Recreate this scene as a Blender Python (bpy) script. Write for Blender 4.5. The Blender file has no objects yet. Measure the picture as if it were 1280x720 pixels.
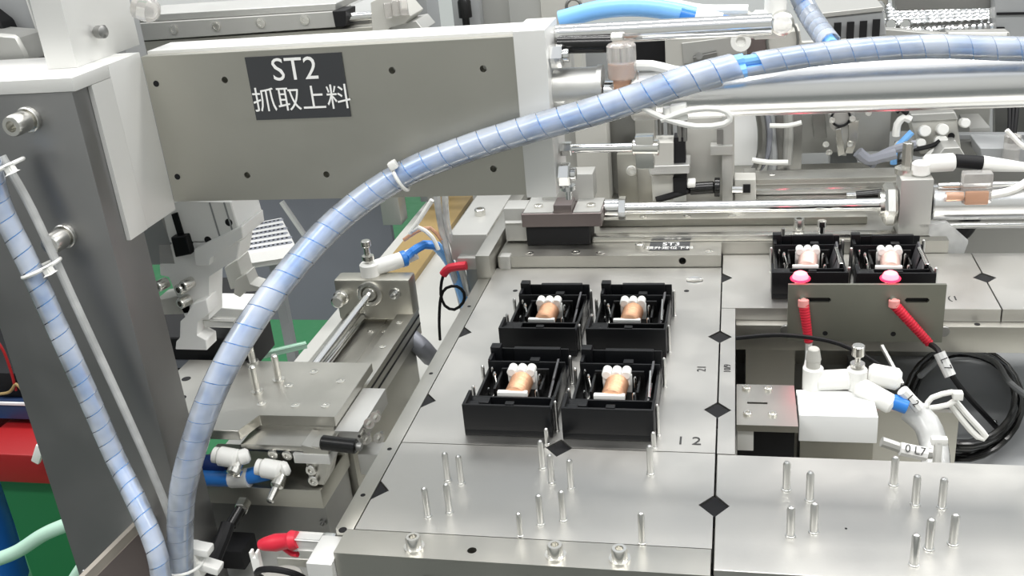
import bpy, bmesh, math, random
from mathutils import Vector, Matrix
from mathutils.geometry import tessellate_polygon
random.seed(4)
S = .01      # everything below is written in centimetres
ZO = .85     # height of the fixture plates above the floor
sc = bpy.context.scene
COL = sc.collection

# ---------------------------------------------------------------- camera
AX = ((0.976363385, 0.197815172, -0.0870844312),      # image right
      (0.000685594, -0.405748504, -0.913984508),      # image down
      (-0.21613438, 0.892321304, -0.396293603))       # forward
FOC = 1265.8
CAM = Vector((1.217, -49.33, 35.63))
cd = bpy.data.cameras.new('camera')
cam = bpy.data.objects.new('camera', cd)
COL.objects.link(cam)
r_, d_, f_ = (Vector(a) for a in AX)
m = Matrix((r_, -d_, -f_)).transposed().to_4x4()
m.translation = Vector((CAM.x * S, CAM.y * S, CAM.z * S + ZO))
cam.matrix_world = m
cd.sensor_width = 36
cd.lens = FOC / 1280 * 36
cd.clip_start = .02
cd.clip_end = 50
sc.camera = cam

# ---------------------------------------------------------------- world, lamps, exposure
w = bpy.data.worlds.new('world')
sc.world = w
w.use_nodes = True
w.node_tree.nodes['Background'].inputs[0].default_value = (.92, .96, 1, 1)
w.node_tree.nodes['Background'].inputs[1].default_value = .85
def lamp(loc, sx, sy, power, rot=(0, 0, 0), col=(1, .98, .95)):
    l = bpy.data.lights.new('ceiling_lamp', 'AREA')
    l.shape = 'RECTANGLE'; l.size = sx; l.size_y = sy; l.energy = power; l.color = col
    o = bpy.data.objects.new('ceiling_lamp', l)
    o.location = loc; o.rotation_euler = rot
    COL.objects.link(o)
for i, (lx, ly) in enumerate([(-1.7, -.9), (.1, -.9), (1.9, -.9), (-1.7, .9), (.1, .9), (1.9, .9)]):
    lamp((lx, ly, 2.9), 1.3, .30, 30)
sc.view_settings.view_transform = 'Standard'
sc.view_settings.look = 'None'
sc.view_settings.gamma = 1
sc.view_settings.exposure = 0

# ---------------------------------------------------------------- materials
def mat(name, col, metal=0., rough=.5, bump=0., scale=300., stretch=(1, 1, 1), var=0., emit=0., trans=0., alpha=1., coat=0., spec=.5):
    m = bpy.data.materials.new(name); m.use_nodes = True
    nt = m.node_tree; b = nt.nodes['Principled BSDF']
    b.inputs['Base Color'].default_value = (*col, 1)
    b.inputs['Metallic'].default_value = metal
    b.inputs['Roughness'].default_value = rough
    b.inputs['Specular IOR Level'].default_value = spec
    b.inputs['Coat Weight'].default_value = coat
    b.inputs['Transmission Weight'].default_value = trans
    b.inputs['Alpha'].default_value = alpha
    if emit:
        b.inputs['Emission Color'].default_value = (*col, 1)
        b.inputs['Emission Strength'].default_value = emit
    if bump or var:
        tc = nt.nodes.new('ShaderNodeTexCoord'); mp = nt.nodes.new('ShaderNodeMapping')
        mp.inputs['Scale'].default_value = stretch
        no = nt.nodes.new('ShaderNodeTexNoise'); no.inputs['Scale'].default_value = scale
        no.inputs['Detail'].default_value = 5
        nt.links.new(tc.outputs['Object'], mp.inputs[0]); nt.links.new(mp.outputs[0], no.inputs['Vector'])
        if bump:
            bp = nt.nodes.new('ShaderNodeBump'); bp.inputs['Strength'].default_value = bump
            bp.inputs['Distance'].default_value = .0004
            nt.links.new(no.outputs['Fac'], bp.inputs['Height']); nt.links.new(bp.outputs[0], b.inputs['Normal'])
        if var:
            n2 = nt.nodes.new('ShaderNodeTexNoise'); n2.inputs['Scale'].default_value = 22; n2.inputs['Detail'].default_value = 4
            nt.links.new(tc.outputs['Object'], n2.inputs['Vector'])
            mr = nt.nodes.new('ShaderNodeMapRange')
            mr.inputs[1].default_value = .3; mr.inputs[2].default_value = .7
            mr.inputs[3].default_value = max(0.02, rough - var); mr.inputs[4].default_value = rough + var
            nt.links.new(n2.outputs['Fac'], mr.inputs[0]); nt.links.new(mr.outputs[0], b.inputs['Roughness'])
            mx = nt.nodes.new('ShaderNodeMix'); mx.data_type = 'RGBA'
            mx.inputs[6].default_value = (*[c * (1 - var * .9) for c in col], 1); mx.inputs[7].default_value = (*col, 1)
            nt.links.new(n2.outputs['Fac'], mx.inputs[0]); nt.links.new(mx.outputs[2], b.inputs['Base Color'])
    return m
M = dict(
    plate=mat('ground_steel', (.60, .59, .56), 1, .42, .10, 500, (1, 1, 1), .06),
    beam=mat('nickel_steel', (.50, .49, .44), 1, .42, .06, 300, (1, 1, 1), .05),
    side=mat('machined_steel', (.52, .51, .47), 1, .36, .12, 260, (1, 1, 6), .05),
    dark=mat('dark_steel', (.30, .30, .29), 1, .40, .05, 200, var=.05),
    column=mat('column_steel', (.33, .33, .33), 1, .4, .04, 200, var=.07),
    alu=mat('anodised_aluminium', (.56, .56, .54), .85, .45, .05, 400, var=.03),
    satin=mat('satin_aluminium', (.74, .74, .72), .55, .5),
    cast=mat('bead_blasted_aluminium', (.56, .56, .53), .5, .6, .25, 900),
    chrome=mat('polished_chrome', (.76, .76, .75), 1, .12),
    tube=mat('cylinder_barrel', (.88, .88, .88), 1, .24, .02, 60, (1, 20, 20)),
    zinc=mat('zinc_plated_steel', (.74, .73, .69), 1, .26),
    pin=mat('pin_steel', (.66, .66, .64), 1, .30),
    black=mat('black_plastic', (.004, .0045, .0055), 0, .4, .05, 500, spec=.28),
    blackm=mat('matte_black', (.006, .006, .007), 0, .6, spec=.3),
    blackgl=mat('glossy_black_plastic', (.006, .006, .006), 0, .25, spec=.4),
    greyplastic=mat('grey_plastic_blade', (.075, .075, .08), 0, .35),
    maroon=mat('dark_bronze_anodised', (.20, .17, .165), .85, .4),
    white=mat('white_plastic', (.80, .80, .77), 0, .35),
    paint=mat('white_paint', (.80, .81, .80), 0, .5),
    cream=mat('cream_panel', (.47, .465, .43), .15, .5),
    panel=mat('grey_panel', (.33, .34, .345), .2, .5),
    bluegrey=mat('blue_grey_panel', (.24, .25, .285), .3, .45),
    red=mat('red_rubber', (.62, .02, .045), 0, .4, .1, 300),
    redbox=mat('red_plastic_box', (.30, .008, .010), 0, .45),
    glow=mat('red_led_light', (1, .02, .08), emit=1.6),
    hot=mat('red_led_core', (1, .2, .25), emit=2.2),
    blue=mat('blue_air_tube', (.03, .20, .62), 0, .3),
    ltblue=mat('pale_blue_air_tube', (.22, .52, .98), 0, .35),
    navy=mat('dark_blue_tube', (.012, .035, .16), 0, .3),
    copper=mat('copper_wire', (.88, .52, .33), .8, .42, .9, 60, (1, 90, 1)),
    floor=mat('grey_floor_coating', (.10, .11, .105), 0, .4, var=.05),
    dwall=mat('grey_workshop_wall', (.50, .505, .49), 0, .7),  # mid grey, set for the tone the walls give the steel reflections
    green=mat('floor_green', (.02, .17, .06), 0, .45, var=.05),
    navyp=mat('navy_paint', (.02, .04, .10), 0, .4),
    ochre=mat('ochre_board', (.27, .19, .075), 0, .55, .1, 100),
    label=mat('charcoal_label', (.035, .037, .04), 0, .45),
    ink=mat('white_print', (.82, .82, .80), 0, .5),
    engrave=mat('engraved_black', (.03, .03, .03), 0, .6),
    paper=mat('white_sleeve', (.75, .75, .73), 0, .5),
    clear=mat('clear_acrylic', (.85, .83, .80), 0, .15, trans=.75),
    amber=mat('clear_amber_plastic', (.75, .45, .30), 0, .15, trans=.5),
    mint=mat('pale_green_tube', (.50, .74, .60), 0, .35),
    ochre_grey=mat('brownish_steel', (.42, .38, .33), .6, .45),
    bracket_steel=mat('olive_dark_steel', (.26, .265, .225), .9, .45, .05, 300),
    pale=mat('pale_matt_aluminium', (.86, .86, .84), .0, .5),
    greysatin=mat('grey_satin_steel', (.43, .43, .41), .5, .45),
    skyblue=mat('blue_plastic', (.02, .16, .62), 0, .4),
)
def milky(name, col, t):
    m = bpy.data.materials.new(name); m.use_nodes = True
    nt = m.node_tree; nt.nodes.remove(nt.nodes['Principled BSDF'])
    out = nt.nodes['Material Output']
    N = nt.nodes.new; L = nt.links.new
    di = N('ShaderNodeBsdfDiffuse'); di.inputs[0].default_value = (*col, 1)
    tl = N('ShaderNodeBsdfTranslucent'); tl.inputs[0].default_value = (*col, 1)
    tr = N('ShaderNodeBsdfTransparent'); gl = N('ShaderNodeBsdfGlossy'); gl.inputs['Roughness'].default_value = .22
    a = N('ShaderNodeMixShader'); a.inputs[0].default_value = .4; L(di.outputs[0], a.inputs[1]); L(tl.outputs[0], a.inputs[2])
    b = N('ShaderNodeMixShader'); b.inputs[0].default_value = t; L(a.outputs[0], b.inputs[1]); L(tr.outputs[0], b.inputs[2])
    no = N('ShaderNodeTexNoise'); no.inputs['Scale'].default_value = 45; tc = N('ShaderNodeTexCoord'); L(tc.outputs['Object'], no.inputs['Vector'])
    mr = N('ShaderNodeMapRange'); mr.inputs[1].default_value = .35; mr.inputs[2].default_value = .65; mr.inputs[3].default_value = t - .18; mr.inputs[4].default_value = t + .2
    L(no.outputs['Fac'], mr.inputs[0]); L(mr.outputs[0], b.inputs[0])
    fr = N('ShaderNodeFresnel'); fr.inputs[0].default_value = 1.45
    c = N('ShaderNodeMixShader'); L(fr.outputs[0], c.inputs[0]); L(b.outputs[0], c.inputs[1]); L(gl.outputs[0], c.inputs[2])
    L(c.outputs[0], out.inputs[0])
    return m
M['redpale'] = mat('pale_red_rubber', (.75, .30, .28), 0, .4)
M['wrap'] = milky('milky_spiral_wrap', (.86, .92, 1.0), .50)
M['milk'] = milky('milky_white_tube', (.85, .86, .85), .3)

# ---------------------------------------------------------------- geometry helpers
def ray(px, py):
    a = (px - 640) / FOC; b = (py - 360) / FOC
    return r_ * a + d_ * b + f_
def aZ(px, py, z): d = ray(px, py); return CAM + d * ((z - CAM.z) / d.z)
def aY(px, py, y): d = ray(px, py); return CAM + d * ((y - CAM.y) / d.y)
def aX(px, py, x): d = ray(px, py); return CAM + d * ((x - CAM.x) / d.x)
V = Vector
def basis(d):
    d = d.normalized()
    u = d.cross(V((0, 0, 1)))
    if u.length < .01: u = V((1, 0, 0))
    u.normalize(); return d, u, d.cross(u).normalized()
def spline(pts, step=.6, closed=False):
    P = [V(p) for p in pts]
    if closed: P = [P[-1]] + P + [P[0], P[1]]
    else: P = [P[0] * 2 - P[1]] + P + [P[-1] * 2 - P[-2]]
    out = []
    for i in range(1, len(P) - 2):
        n = max(2, int((P[i + 1] - P[i]).length / step))
        for k in range(n):
            t = k / n; a, b, c, d = P[i - 1:i + 3]
            out.append(.5 * ((2 * b) + (c - a) * t + (2 * a - 5 * b + 4 * c - d) * t * t + (3 * b - a - 3 * c + d) * t ** 3))
    if not closed: out.append(P[-2])
    return out
def frames(P, closed=False):
    T = []
    n = len(P)
    for i in range(n):
        a = P[i - 1] if i or closed else P[0]; b = P[(i + 1) % n] if i < n - 1 or closed else P[-1]
        T.append((b - a).normalized())
    _, u, _ = basis(T[0]); F = []
    for t in T:
        u = (u - t * u.dot(t)).normalized(); F.append((t, u, t.cross(u)))
    return F
class MB:
    def __init__(s): s.bm = bmesh.new()
    def box(s, x0, x1, y0, y1, z0, z1, b=0.):
        r = bmesh.ops.create_cube(s.bm, size=1)
        vs = r['verts']
        for v in vs: v.co = V(((x0 + x1) / 2 + v.co.x * (x1 - x0), (y0 + y1) / 2 + v.co.y * (y1 - y0), (z0 + z1) / 2 + v.co.z * (z1 - z0)))
        if b: bmesh.ops.bevel(s.bm, geom=list({e for v in vs for e in v.link_edges}), offset=b, segments=2, affect='EDGES', profile=.6)
        return s
    def obox(s, c, ax, ay, az, size, b=0.):
        r = bmesh.ops.create_cube(s.bm, size=1); vs = r['verts']; c = V(c)
        ax, ay, az = V(ax).normalized(), V(ay).normalized(), V(az).normalized()
        for v in vs: v.co = c + ax * v.co.x * size[0] + ay * v.co.y * size[1] + az * v.co.z * size[2]
        if b: bmesh.ops.bevel(s.bm, geom=list({e for v in vs for e in v.link_edges}), offset=b, segments=2, affect='EDGES', profile=.6)
        return s
    def bar(s, p0, p1, wd, ht, b=0.):
        p0, p1 = V(p0), V(p1); d, u, v = basis(p1 - p0)
        return s.obox((p0 + p1) / 2, d, u, v, ((p1 - p0).length, wd, ht), b)
    def lathe(s, p, d, prof, n=20, ph=0.):
        p = V(p); d, u, v = basis(V(d)); rings = []
        for t, r in prof:
            c = p + d * t
            if r < 1e-5: rings.append([s.bm.verts.new(c)])
            else: rings.append([s.bm.verts.new(c + (u * math.cos(ph + 2 * math.pi * k / n) + v * math.sin(ph + 2 * math.pi * k / n)) * r) for k in range(n)])
        for a, b in zip(rings, rings[1:]):
            for k in range(n):
                q = [a[k % len(a)], a[(k + 1) % len(a)], b[(k + 1) % len(b)], b[k % len(b)]]
                q = [x for i, x in enumerate(q) if x not in q[:i]]
                if len(q) > 2: s.bm.faces.new(q)
        for ring in (rings[0], rings[-1]):
            if len(ring) > 2: s.bm.faces.new(ring)
        return s
    def cyl(s, p0, p1, r, r2=None, n=20, b=0.):
        p0, p1 = V(p0), V(p1); L = (p1 - p0).length; r2 = r if r2 is None else r2
        if b: prof = [(0, r - b), (b, r), (L - b, r2), (L, r2 - b)]
        else: prof = [(0, r), (L, r2)]
        return s.lathe(p0, p1 - p0, prof, n)
    def hexa(s, p0, p1, r): return s.cyl(p0, p1, r, n=6, b=r * .1)
    def tube(s, pts, r, n=10, step=.6, closed=False, smooth=True):
        P = spline(pts, step, closed) if smooth else [V(p) for p in pts]
        F = frames(P, closed); rings = []
        for p, (t, u, v) in zip(P, F):
            rings.append([s.bm.verts.new(p + (u * math.cos(2 * math.pi * k / n) + v * math.sin(2 * math.pi * k / n)) * r) for k in range(n)])
        m_ = len(rings)
        for i in range(m_ if closed else m_ - 1):
            a, b = rings[i], rings[(i + 1) % m_]
            for k in range(n): s.bm.faces.new((a[k], a[(k + 1) % n], b[(k + 1) % n], b[k]))
        if not closed: s.bm.faces.new(rings[0]); s.bm.faces.new(rings[-1])
        return s
    def helix(s, pts, r, pitch, gap, th=.06, n=14):
        P = spline(pts, .12); F = frames(P); cum = [0.]
        for a, b in zip(P, P[1:]): cum.append(cum[-1] + (b - a).length)
        tot = cum[-1]; steps = int((tot - pitch) / pitch * n); wband = pitch - gap; j = 0; prev = None
        def at(q, ang, rr):
            nonlocal j
            q = min(max(q, 0), tot - 1e-6)
            i = min(range(max(0, j - 30), min(len(cum) - 1, j + 60)), key=lambda i: abs(cum[i] - q)); j = i
            t, u, v = F[i]; c = P[i] + t * (q - cum[i])
            return c + (u * math.cos(ang) + v * math.sin(ang)) * rr
        for k in range(steps + 1):
            ang = 2 * math.pi * k / n; q0 = pitch * k / n
            cur = [s.bm.verts.new(at(q0 + a, ang, rr)) for a, rr in ((0, r), (wband, r), (wband, r - th), (0, r - th))]
            if prev:
                for i in range(4): s.bm.faces.new((prev[i], prev[(i + 1) % 4], cur[(i + 1) % 4], cur[i]))
            prev = cur
        return s
    def torus(s, c, axis, R, r, n=10, m_=28, sq=1.):
        d, u, v = basis(V(axis)); c = V(c)
        return s.tube([c + u * R * math.cos(2 * math.pi * k / m_) + v * R * sq * math.sin(2 * math.pi * k / m_) for k in range(m_)], r, n, closed=True, smooth=False)
    def prism(s, poly, a0, a1, axis='z', holes=(), b=0.):
        # poly, holes: lists of 2-D points; extruded from a0 to a1 along axis
        def P(q, a):
            return V((q[0], q[1], a)) if axis == 'z' else V((q[0], a, q[1])) if axis == 'y' else V((a, q[0], q[1]))
        loops = [list(poly)] + [list(h) for h in holes]
        tri = tessellate_polygon([[V((q[0], q[1], 0)) for q in lp] for lp in loops]) if holes else None
        flat = [q for lp in loops for q in lp]
        A = [s.bm.verts.new(P(q, a0)) for q in flat]; B = [s.bm.verts.new(P(q, a1)) for q in flat]
        fs = []
        if tri:
            for t in tri: fs.append(s.bm.faces.new([A[i] for i in t])); fs.append(s.bm.faces.new([B[i] for i in t]))
        else: fs.append(s.bm.faces.new(A)); fs.append(s.bm.faces.new(B))
        o = 0
        for lp in loops:
            n = len(lp)
            for k in range(n):
                i, j = o + k, o + (k + 1) % n
                fs.append(s.bm.faces.new((A[i], A[j], B[j], B[i])))
            o += n
        if b and not holes:
            es = list({e for v in A + B for e in v.link_edges})
            bmesh.ops.bevel(s.bm, geom=es, offset=b, segments=1, affect='EDGES')
        return s
    def arb(s, P0, dv, b=0.):     # any planar polygon of 3-D points, extruded by dv
        A = [s.bm.verts.new(V(p)) for p in P0]; B = [s.bm.verts.new(V(p) + V(dv)) for p in P0]; n = len(A)
        s.bm.faces.new(A); s.bm.faces.new(B)
        for k in range(n): s.bm.faces.new((A[k], A[(k + 1) % n], B[(k + 1) % n], B[k]))
        if b: bmesh.ops.bevel(s.bm, geom=list({e for v in A + B for e in v.link_edges}), offset=b, segments=1, affect='EDGES')
        return s
    def mesh(s, name, material, org, flat=False):
        bmesh.ops.recalc_face_normals(s.bm, faces=s.bm.faces[:])
        me = bpy.data.meshes.new(name)
        for v in s.bm.verts: v.co = (v.co - org) * S
        s.bm.to_mesh(me); s.bm.free()
        me.materials.append(material if not isinstance(material, str) else M[material])
        for p in me.polygons: p.use_smooth = not flat
        if not flat: me.set_sharp_from_angle(angle=math.radians(32))
        return me
def circ(x, y, r, n=16): return [(x + r * math.cos(2 * math.pi * k / n), y + r * math.sin(2 * math.pi * k / n)) for k in range(n)]
ORG = {}
def wl(p): return V((p[0] * S, p[1] * S, p[2] * S + ZO))
def thing(name, label, cat, org, group=None):
    o = bpy.data.objects.new(name, None); COL.objects.link(o)
    o.empty_display_size = .02
    org = V(org); o.location = wl(org); ORG[o.name] = org
    o['label'] = label; o['category'] = cat
    if group: o['group'] = group
    return o
def part(name, mb, m, parent, label=None, kind=None):
    org = ORG[parent.name]
    o = bpy.data.objects.new(name, mb.mesh(name, m, org)); COL.objects.link(o); o.parent = parent
    ORG[o.name] = org
    if label: o['label'] = label
    if kind: o['kind'] = kind
    return o
def solo(name, mb, m, label, cat, group=None, kind=None):
    vs = mb.bm.verts
    org = V((sum(v.co.x for v in vs) / len(vs), sum(v.co.y for v in vs) / len(vs), min(v.co.z for v in vs)))
    o = bpy.data.objects.new(name, mb.mesh(name, m, org)); COL.objects.link(o)
    o.location = wl(org); ORG[o.name] = org
    o['label'] = label; o['category'] = cat
    if group: o['group'] = group
    if kind: o['kind'] = kind
    return o
def struct(name, mb, m):
    o = bpy.data.objects.new(name, mb.mesh(name, m, V((0, 0, 0)))); COL.objects.link(o)
    o.location = wl((0, 0, 0)); o['kind'] = 'structure'
    return o
def inst(name, me, parent, p, d=(0, 0, 1)):
    # alike pieces share the mesh: built along +Z at its own origin
    o = bpy.data.objects.new(name, me); COL.objects.link(o); o.parent = parent
    org = ORG[parent.name]; p = V(p); o.location = (p - org) * S; ORG[o.name] = p
    o.rotation_euler = V((0, 0, 1)).rotation_difference(V(d).normalized()).to_euler()
    return o
_c = {}
def cached(key, fn, m):
    if key not in _c: _c[key] = fn(MB()).mesh(key, m, V((0, 0, 0)))
    return _c[key]
def screw_mesh(R, H, m='zinc', washer=False):
    def f(b):
        if washer: b.lathe((0, 0, 0), (0, 0, 1), [(0, R * 1.35), (H * .16, R * 1.35), (H * .16, R * .9)], 20)
        return b.lathe((0, 0, 0), (0, 0, 1), [(0, R), (H * .86, R), (H, R * .88), (H, R * .52), (H * .45, R * .5), (H * .4, 0)], 18)
    return cached('cap_screw%.2f%.2f%s%d' % (R, H, m, washer), f, m)
def screw(parent, p, R=.35, H=.35, d=(0, 0, 1), m='zinc', washer=False, name='cap_screw'):
    return inst(name, screw_mesh(R, H, m, washer), parent, p, d)
def hole(parent, p, R=.25, d=(0, 0, 1), name='screw_hole', rim=True):
    # screw hole: matte black disc on the surface, bore shade put in its colour
    def f(b):
        return b.lathe((0, 0, -.02), (0, 0, 1), [(0, R * 1.25), (.035, R * 1.25), (.05, R), (.0, R * .8), (0, 0)], 16)
    me = cached('bore%.2f' % R, lambda b: b.lathe((0, 0, -.03), (0, 0, 1), [(0, R), (.045, R), (.035, R * .85), (.035, 0)], 16), 'blackm')
    return inst(name, me, parent, p, d)
def pins(parent, pts, r=.19, h=2.0, name='guide_pin'):
    me = cached('guide_pin%.2f%.2f' % (r, h), lambda b: b.lathe((0, 0, 0), (0, 0, 1), [(0, r * 1.35), (.08, r * 1.3), (.1, r), (h - .2, r), (h - .06, r * .72), (h, r * .25), (h, 0)], 14), 'pin')
    for p in pts: inst(name, me, parent, p)
def text(body, name, parent, p, right, up, size, m, th=.02, mono=False):
    cu = bpy.data.curves.new(name, 'FONT'); cu.body = body; cu.size = size * S; cu.extrude = th * S / 2
    cu.align_x = 'CENTER'; cu.align_y = 'CENTER'; cu.resolution_u = 3; cu.space_line = .95
    t = bpy.data.objects.new(name, cu); COL.objects.link(t)
    bpy.context.view_layer.update()
    me = bpy.data.meshes.new_from_object(t.evaluated_get(bpy.context.evaluated_depsgraph_get()))
    bpy.data.objects.remove(t)
    me.materials.clear(); me.materials.append(M[m])
    o = bpy.data.objects.new(name, me); COL.objects.link(o)
    right, up = V(right).normalized(), V(up).normalized(); nrm = right.cross(up)
    R = Matrix((right, up, nrm)).transposed().to_4x4(); R.translation = (V(p) - ORG[parent.name]) * S
    o.parent = parent; o.matrix_local = R
    ORG[o.name] = V(p)
    return o
def zpoly(px, z): return [tuple(aZ(x, y, z))[:2] for x, y in px]
def ypoly(px, y): return [(p.x, p.z) for p in (aY(a, b, y) for a, b in px)]
def xpoly(px, x): return [(p.y, p.z) for p in (aX(a, b, x) for a, b in px)]

# ================================================================ SETTING
b = MB(); b.box(-420, 420, -250, 400, -87, -85); struct('floor', b, 'floor')
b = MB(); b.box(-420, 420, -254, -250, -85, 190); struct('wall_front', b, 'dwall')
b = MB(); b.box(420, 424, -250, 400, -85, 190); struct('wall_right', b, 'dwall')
b = MB(); b.box(-300, -48, 20, 330, -85, -84.6, .1); solo('green_floor_area', b, 'green', 'green part of the floor seen left of the dark column and under the hose', 'mat')  # added slab of green floor, kept small so steel reflections stay grey
b = MB(); b.box(-420, 420, 400, 404, -85, 210); struct('wall_back', b, 'paint')
b = MB(); b.box(-424, -420, -250, 400, -85, 210); struct('wall_left', b, 'panel')

# ================================================================ MACHINE BASE
t = thing('machine_cabinet', 'grey steel machine base that carries all the stations above the green floor', 'cabinet', (7, 37, -85))
b = MB(); b.box(-44.6, 75, -10, 96, -13.2, -12, .15); part('base_plate', b, 'cast', t)
b = MB(); b.box(-44, 73, -8, 94, -83, -13.2); part('cabinet_body', b, 'panel', t)
for x in (-40, 69):
    for y in (-4, 90):
        b = MB(); b.cyl((x, y, -85), (x, y, -83), 3); part('levelling_foot', b, 'blackm', t)

# ================================================================ FIXTURE TABLE
DX, DY = .85, 1.0
def notch(side, x, y):
    if side == 'R': return [(x, y - DY), (x - DX, y), (x, y + DY)]
    if side == 'L': return [(x, y + DY), (x + DX, y), (x, y - DY)]
    if side == 'T': return [(x + DX, y), (x, y - DY), (x - DX, y)]
    if side == 'B': return [(x - DX, y), (x, y + DY), (x + DX, y)]
XL, XR = -20.6, -.06
def diamond_shades(parent, pts):
    me = cached('diamond_shade', lambda b: b.prism([(-DX * .97, 0), (0, -DY * .97), (DX * .97, 0), (0, DY * .97)], 0, .8), 'blackm')  # matte black fills put the shade of the open diamond cut-outs into colour
    for p in pts: inst('diamond_shade', me, parent, (p[0], p[1], -.9))

t = thing('fixture_rails', 'long steel side and front rails framing the left fixture plates', 'frame', (-11, 12, -12))
b = MB(); b.prism([(-21.1, -6.15), (-.1, -6.15), (-.1, -3.98), (-21.1, -3.98)], -3.2, 0, holes=[circ(-13.19, -5.23, .27)], axis='z'); fr = part('front_rail', b, 'side', t)
b = MB(); b.box(-21.8, -20.68, -3.95, 33, -3.2, 0, .04); part('side_rail', b, 'side', t)
b = MB(); b.box(-13.8, -12.6, -5.9, -4.6, -1.3, -1.2); part('bore_shade', b, 'blackm', t)  # matte black floor in the bore, its shade put into colour
b = MB(); b.box(-21.05, -.3, -6.0, -4.1, -12, -3.2); b.box(-21.4, -20.9, -4.1, 33, -12, -3.2); part('apron', b, 'side', t)
for x in (-16.55, -8.44, -4.92): screw(t, (x, -5.25, 0), .44, .75, washer=True)
for x, y in ((-21.3, -4.06), (-21.25, -.6), (-21.2, 4.6), (-21.25, 15), (-21.2, 27)): hole(t, (x, y, .0), .16 if y > -4 else .25)
b = MB()
for a in ((-15.8, -13.9, -2.9, -2.8), (-15.8, -13.9, -1.35, -1.25)): b.box(a[0], a[1], -6.2, -6.14, a[2], a[3])
for x in (-15.85, -13.9): b.box(x - .06, x + .06, -6.2, -6.14, -2.9, -1.25)
part('slot_edge', b, 'blackm', t)
b = MB(); b.box(-15.75, -13.96, -6.17, -6.13, -2.8, -1.35); part('slot_plate', b, 'alu', t)
diamond_shades(t, [(-20.66, 0), (-20.66, 11), (-20.66, 22), (0, 0), (0, 10.75), (0, 21.7), (-9.95, 5.46)])

b = MB()
poly = [(XL, -3.92), (XR, -3.92)] + notch('R', XR, 0) + [(XR, 5.42), ] + notch('T', -9.95, 5.42) + [(XL, 5.42)] + notch('L', XL, 0)
b.prism(poly, -1, 0)
t = thing('fixture_plate', 'front left steel fixture plate with twelve bare guide pins', 'plate', (-10, 1, -1))
LP = part('plate_body', b, 'plate', t)
pins(t, [(-16.32, 1.38, 0), (-15.38, 1.11, 0), (-16.57, -2.34, 0), (-15.37, -1.85, 0), (-9.77, 1.6, 0), (-10.63, 3.11, 0), (-8.51, 1.11, 0),
         (-9.74, -2.54, 0), (-8.5, -2.07, 0), (-3.84, -3.75, 0), (-3.89, 2.97, 0)], .19, 2.05)
pins(t, [(-10.71, -3.7, 0)], .16, 1.6)

b = MB()
poly = [(XL, 5.5)] + notch('B', -9.95, 5.5) + [(XR, 5.5)] + notch('R', XR, 10.75) + notch('R', XR, 21.7) + [(XR, 35.4), (XL, 35.4)] + notch('L', XL, 22) + notch('L', XL, 11)
b.prism(poly, -1, 0)
t = thing('fixture_plate', 'rear left steel fixture plate carrying the four black relays', 'plate', (-10, 20, -1))
part('plate_body', b, 'plate', t)
pp = []
for ox, oy in ((-16.5, 6.6), (-9.85, 6.5), (-16.5, 18.1), (-9.8, 18.1)):
    pp += [(ox + 6.12, oy + .9, 0), (ox + 6.15, oy + 7.3, 0), (ox + .12, oy + 5.6, 0), (ox + .12, oy + 2.7, 0)]
pp += [(-10.8, 5.9, 0), (-3.9, 5.85, 0)]
pins(t, pp[:-2], .13, 2.3); pins(t, pp[-2:], .16, 1.2)
for x in (-17.8, -2.9): hole(t, (x, 30.3, .0), .22)
b = MB(); b.lathe((-2.3, 32.6, 0), (0, 0, 1), [(0, .75), (.05, .72), (.02, .45), (.01, 0)], 24); part('countersink', b, 'chrome', t)
text('1 2', 'engraved_number', t, (-1.75, 6.75, .02), (1, 0, 0), (0, 1, 0), 1.3, 'engrave')
text('21', 'engraved_number', t, (-1.2, 16.5, .02), (0, 1, 0), (-1, 0, 0), .9, 'engrave')

b = MB()
b.prism([(.06, -5.65), (34, -5.65), (34, 5.36), (.06, 5.36)] + notch('L', .06, 0), -1.1, 0, b=.04)
t = thing('fixture_plate', 'front right steel fixture plate with ten thick guide pins and no screws', 'plate', (14, 0, -1.1))
part('plate_body', b, 'plate', t)
pins(t, [(4.09, 1.89, 0), (5.34, .96, 0), (4.12, -2.45, 0), (5.37, -2.0, 0), (10.14, 2.82, 0), (11.05, 1.02, 0), (12.41, .83, 0), (10.2, -4.3, 0), (11.14, -2.93, 0), (12.41, -2.42, 0), (17.6, 3.2, 0)], .22, 1.95)
hole(t, (7.1, -1.55, 0), .07)
b = MB(); b.box(.2, 33, -5.3, 5.1, -12, -1.1); part('support_block', b, 'side', t)

b = MB()
b.prism([(.06, 5.44), (1.15, 5.44), (1.15, 26.85), (.06, 26.85)] + notch('L', .06, 21.7) + notch('L', .06, 10.75), -1.1, 0)
t = thing('fixture_plate', 'narrow steel strip plate between the rear left plate and the open bay', 'plate', (.6, 16, -12))
part('plate_body', b, 'plate', t)
b = MB(); b.box(.15, 1.0, 5.6, 26.5, -12, -1.1); part('support_wall', b, 'side', t)
text('10/9', 'engraved_number', t, (.62, 16.6, .02), (0, 1, 0), (-1, 0, 0), .7, 'engrave')

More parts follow.
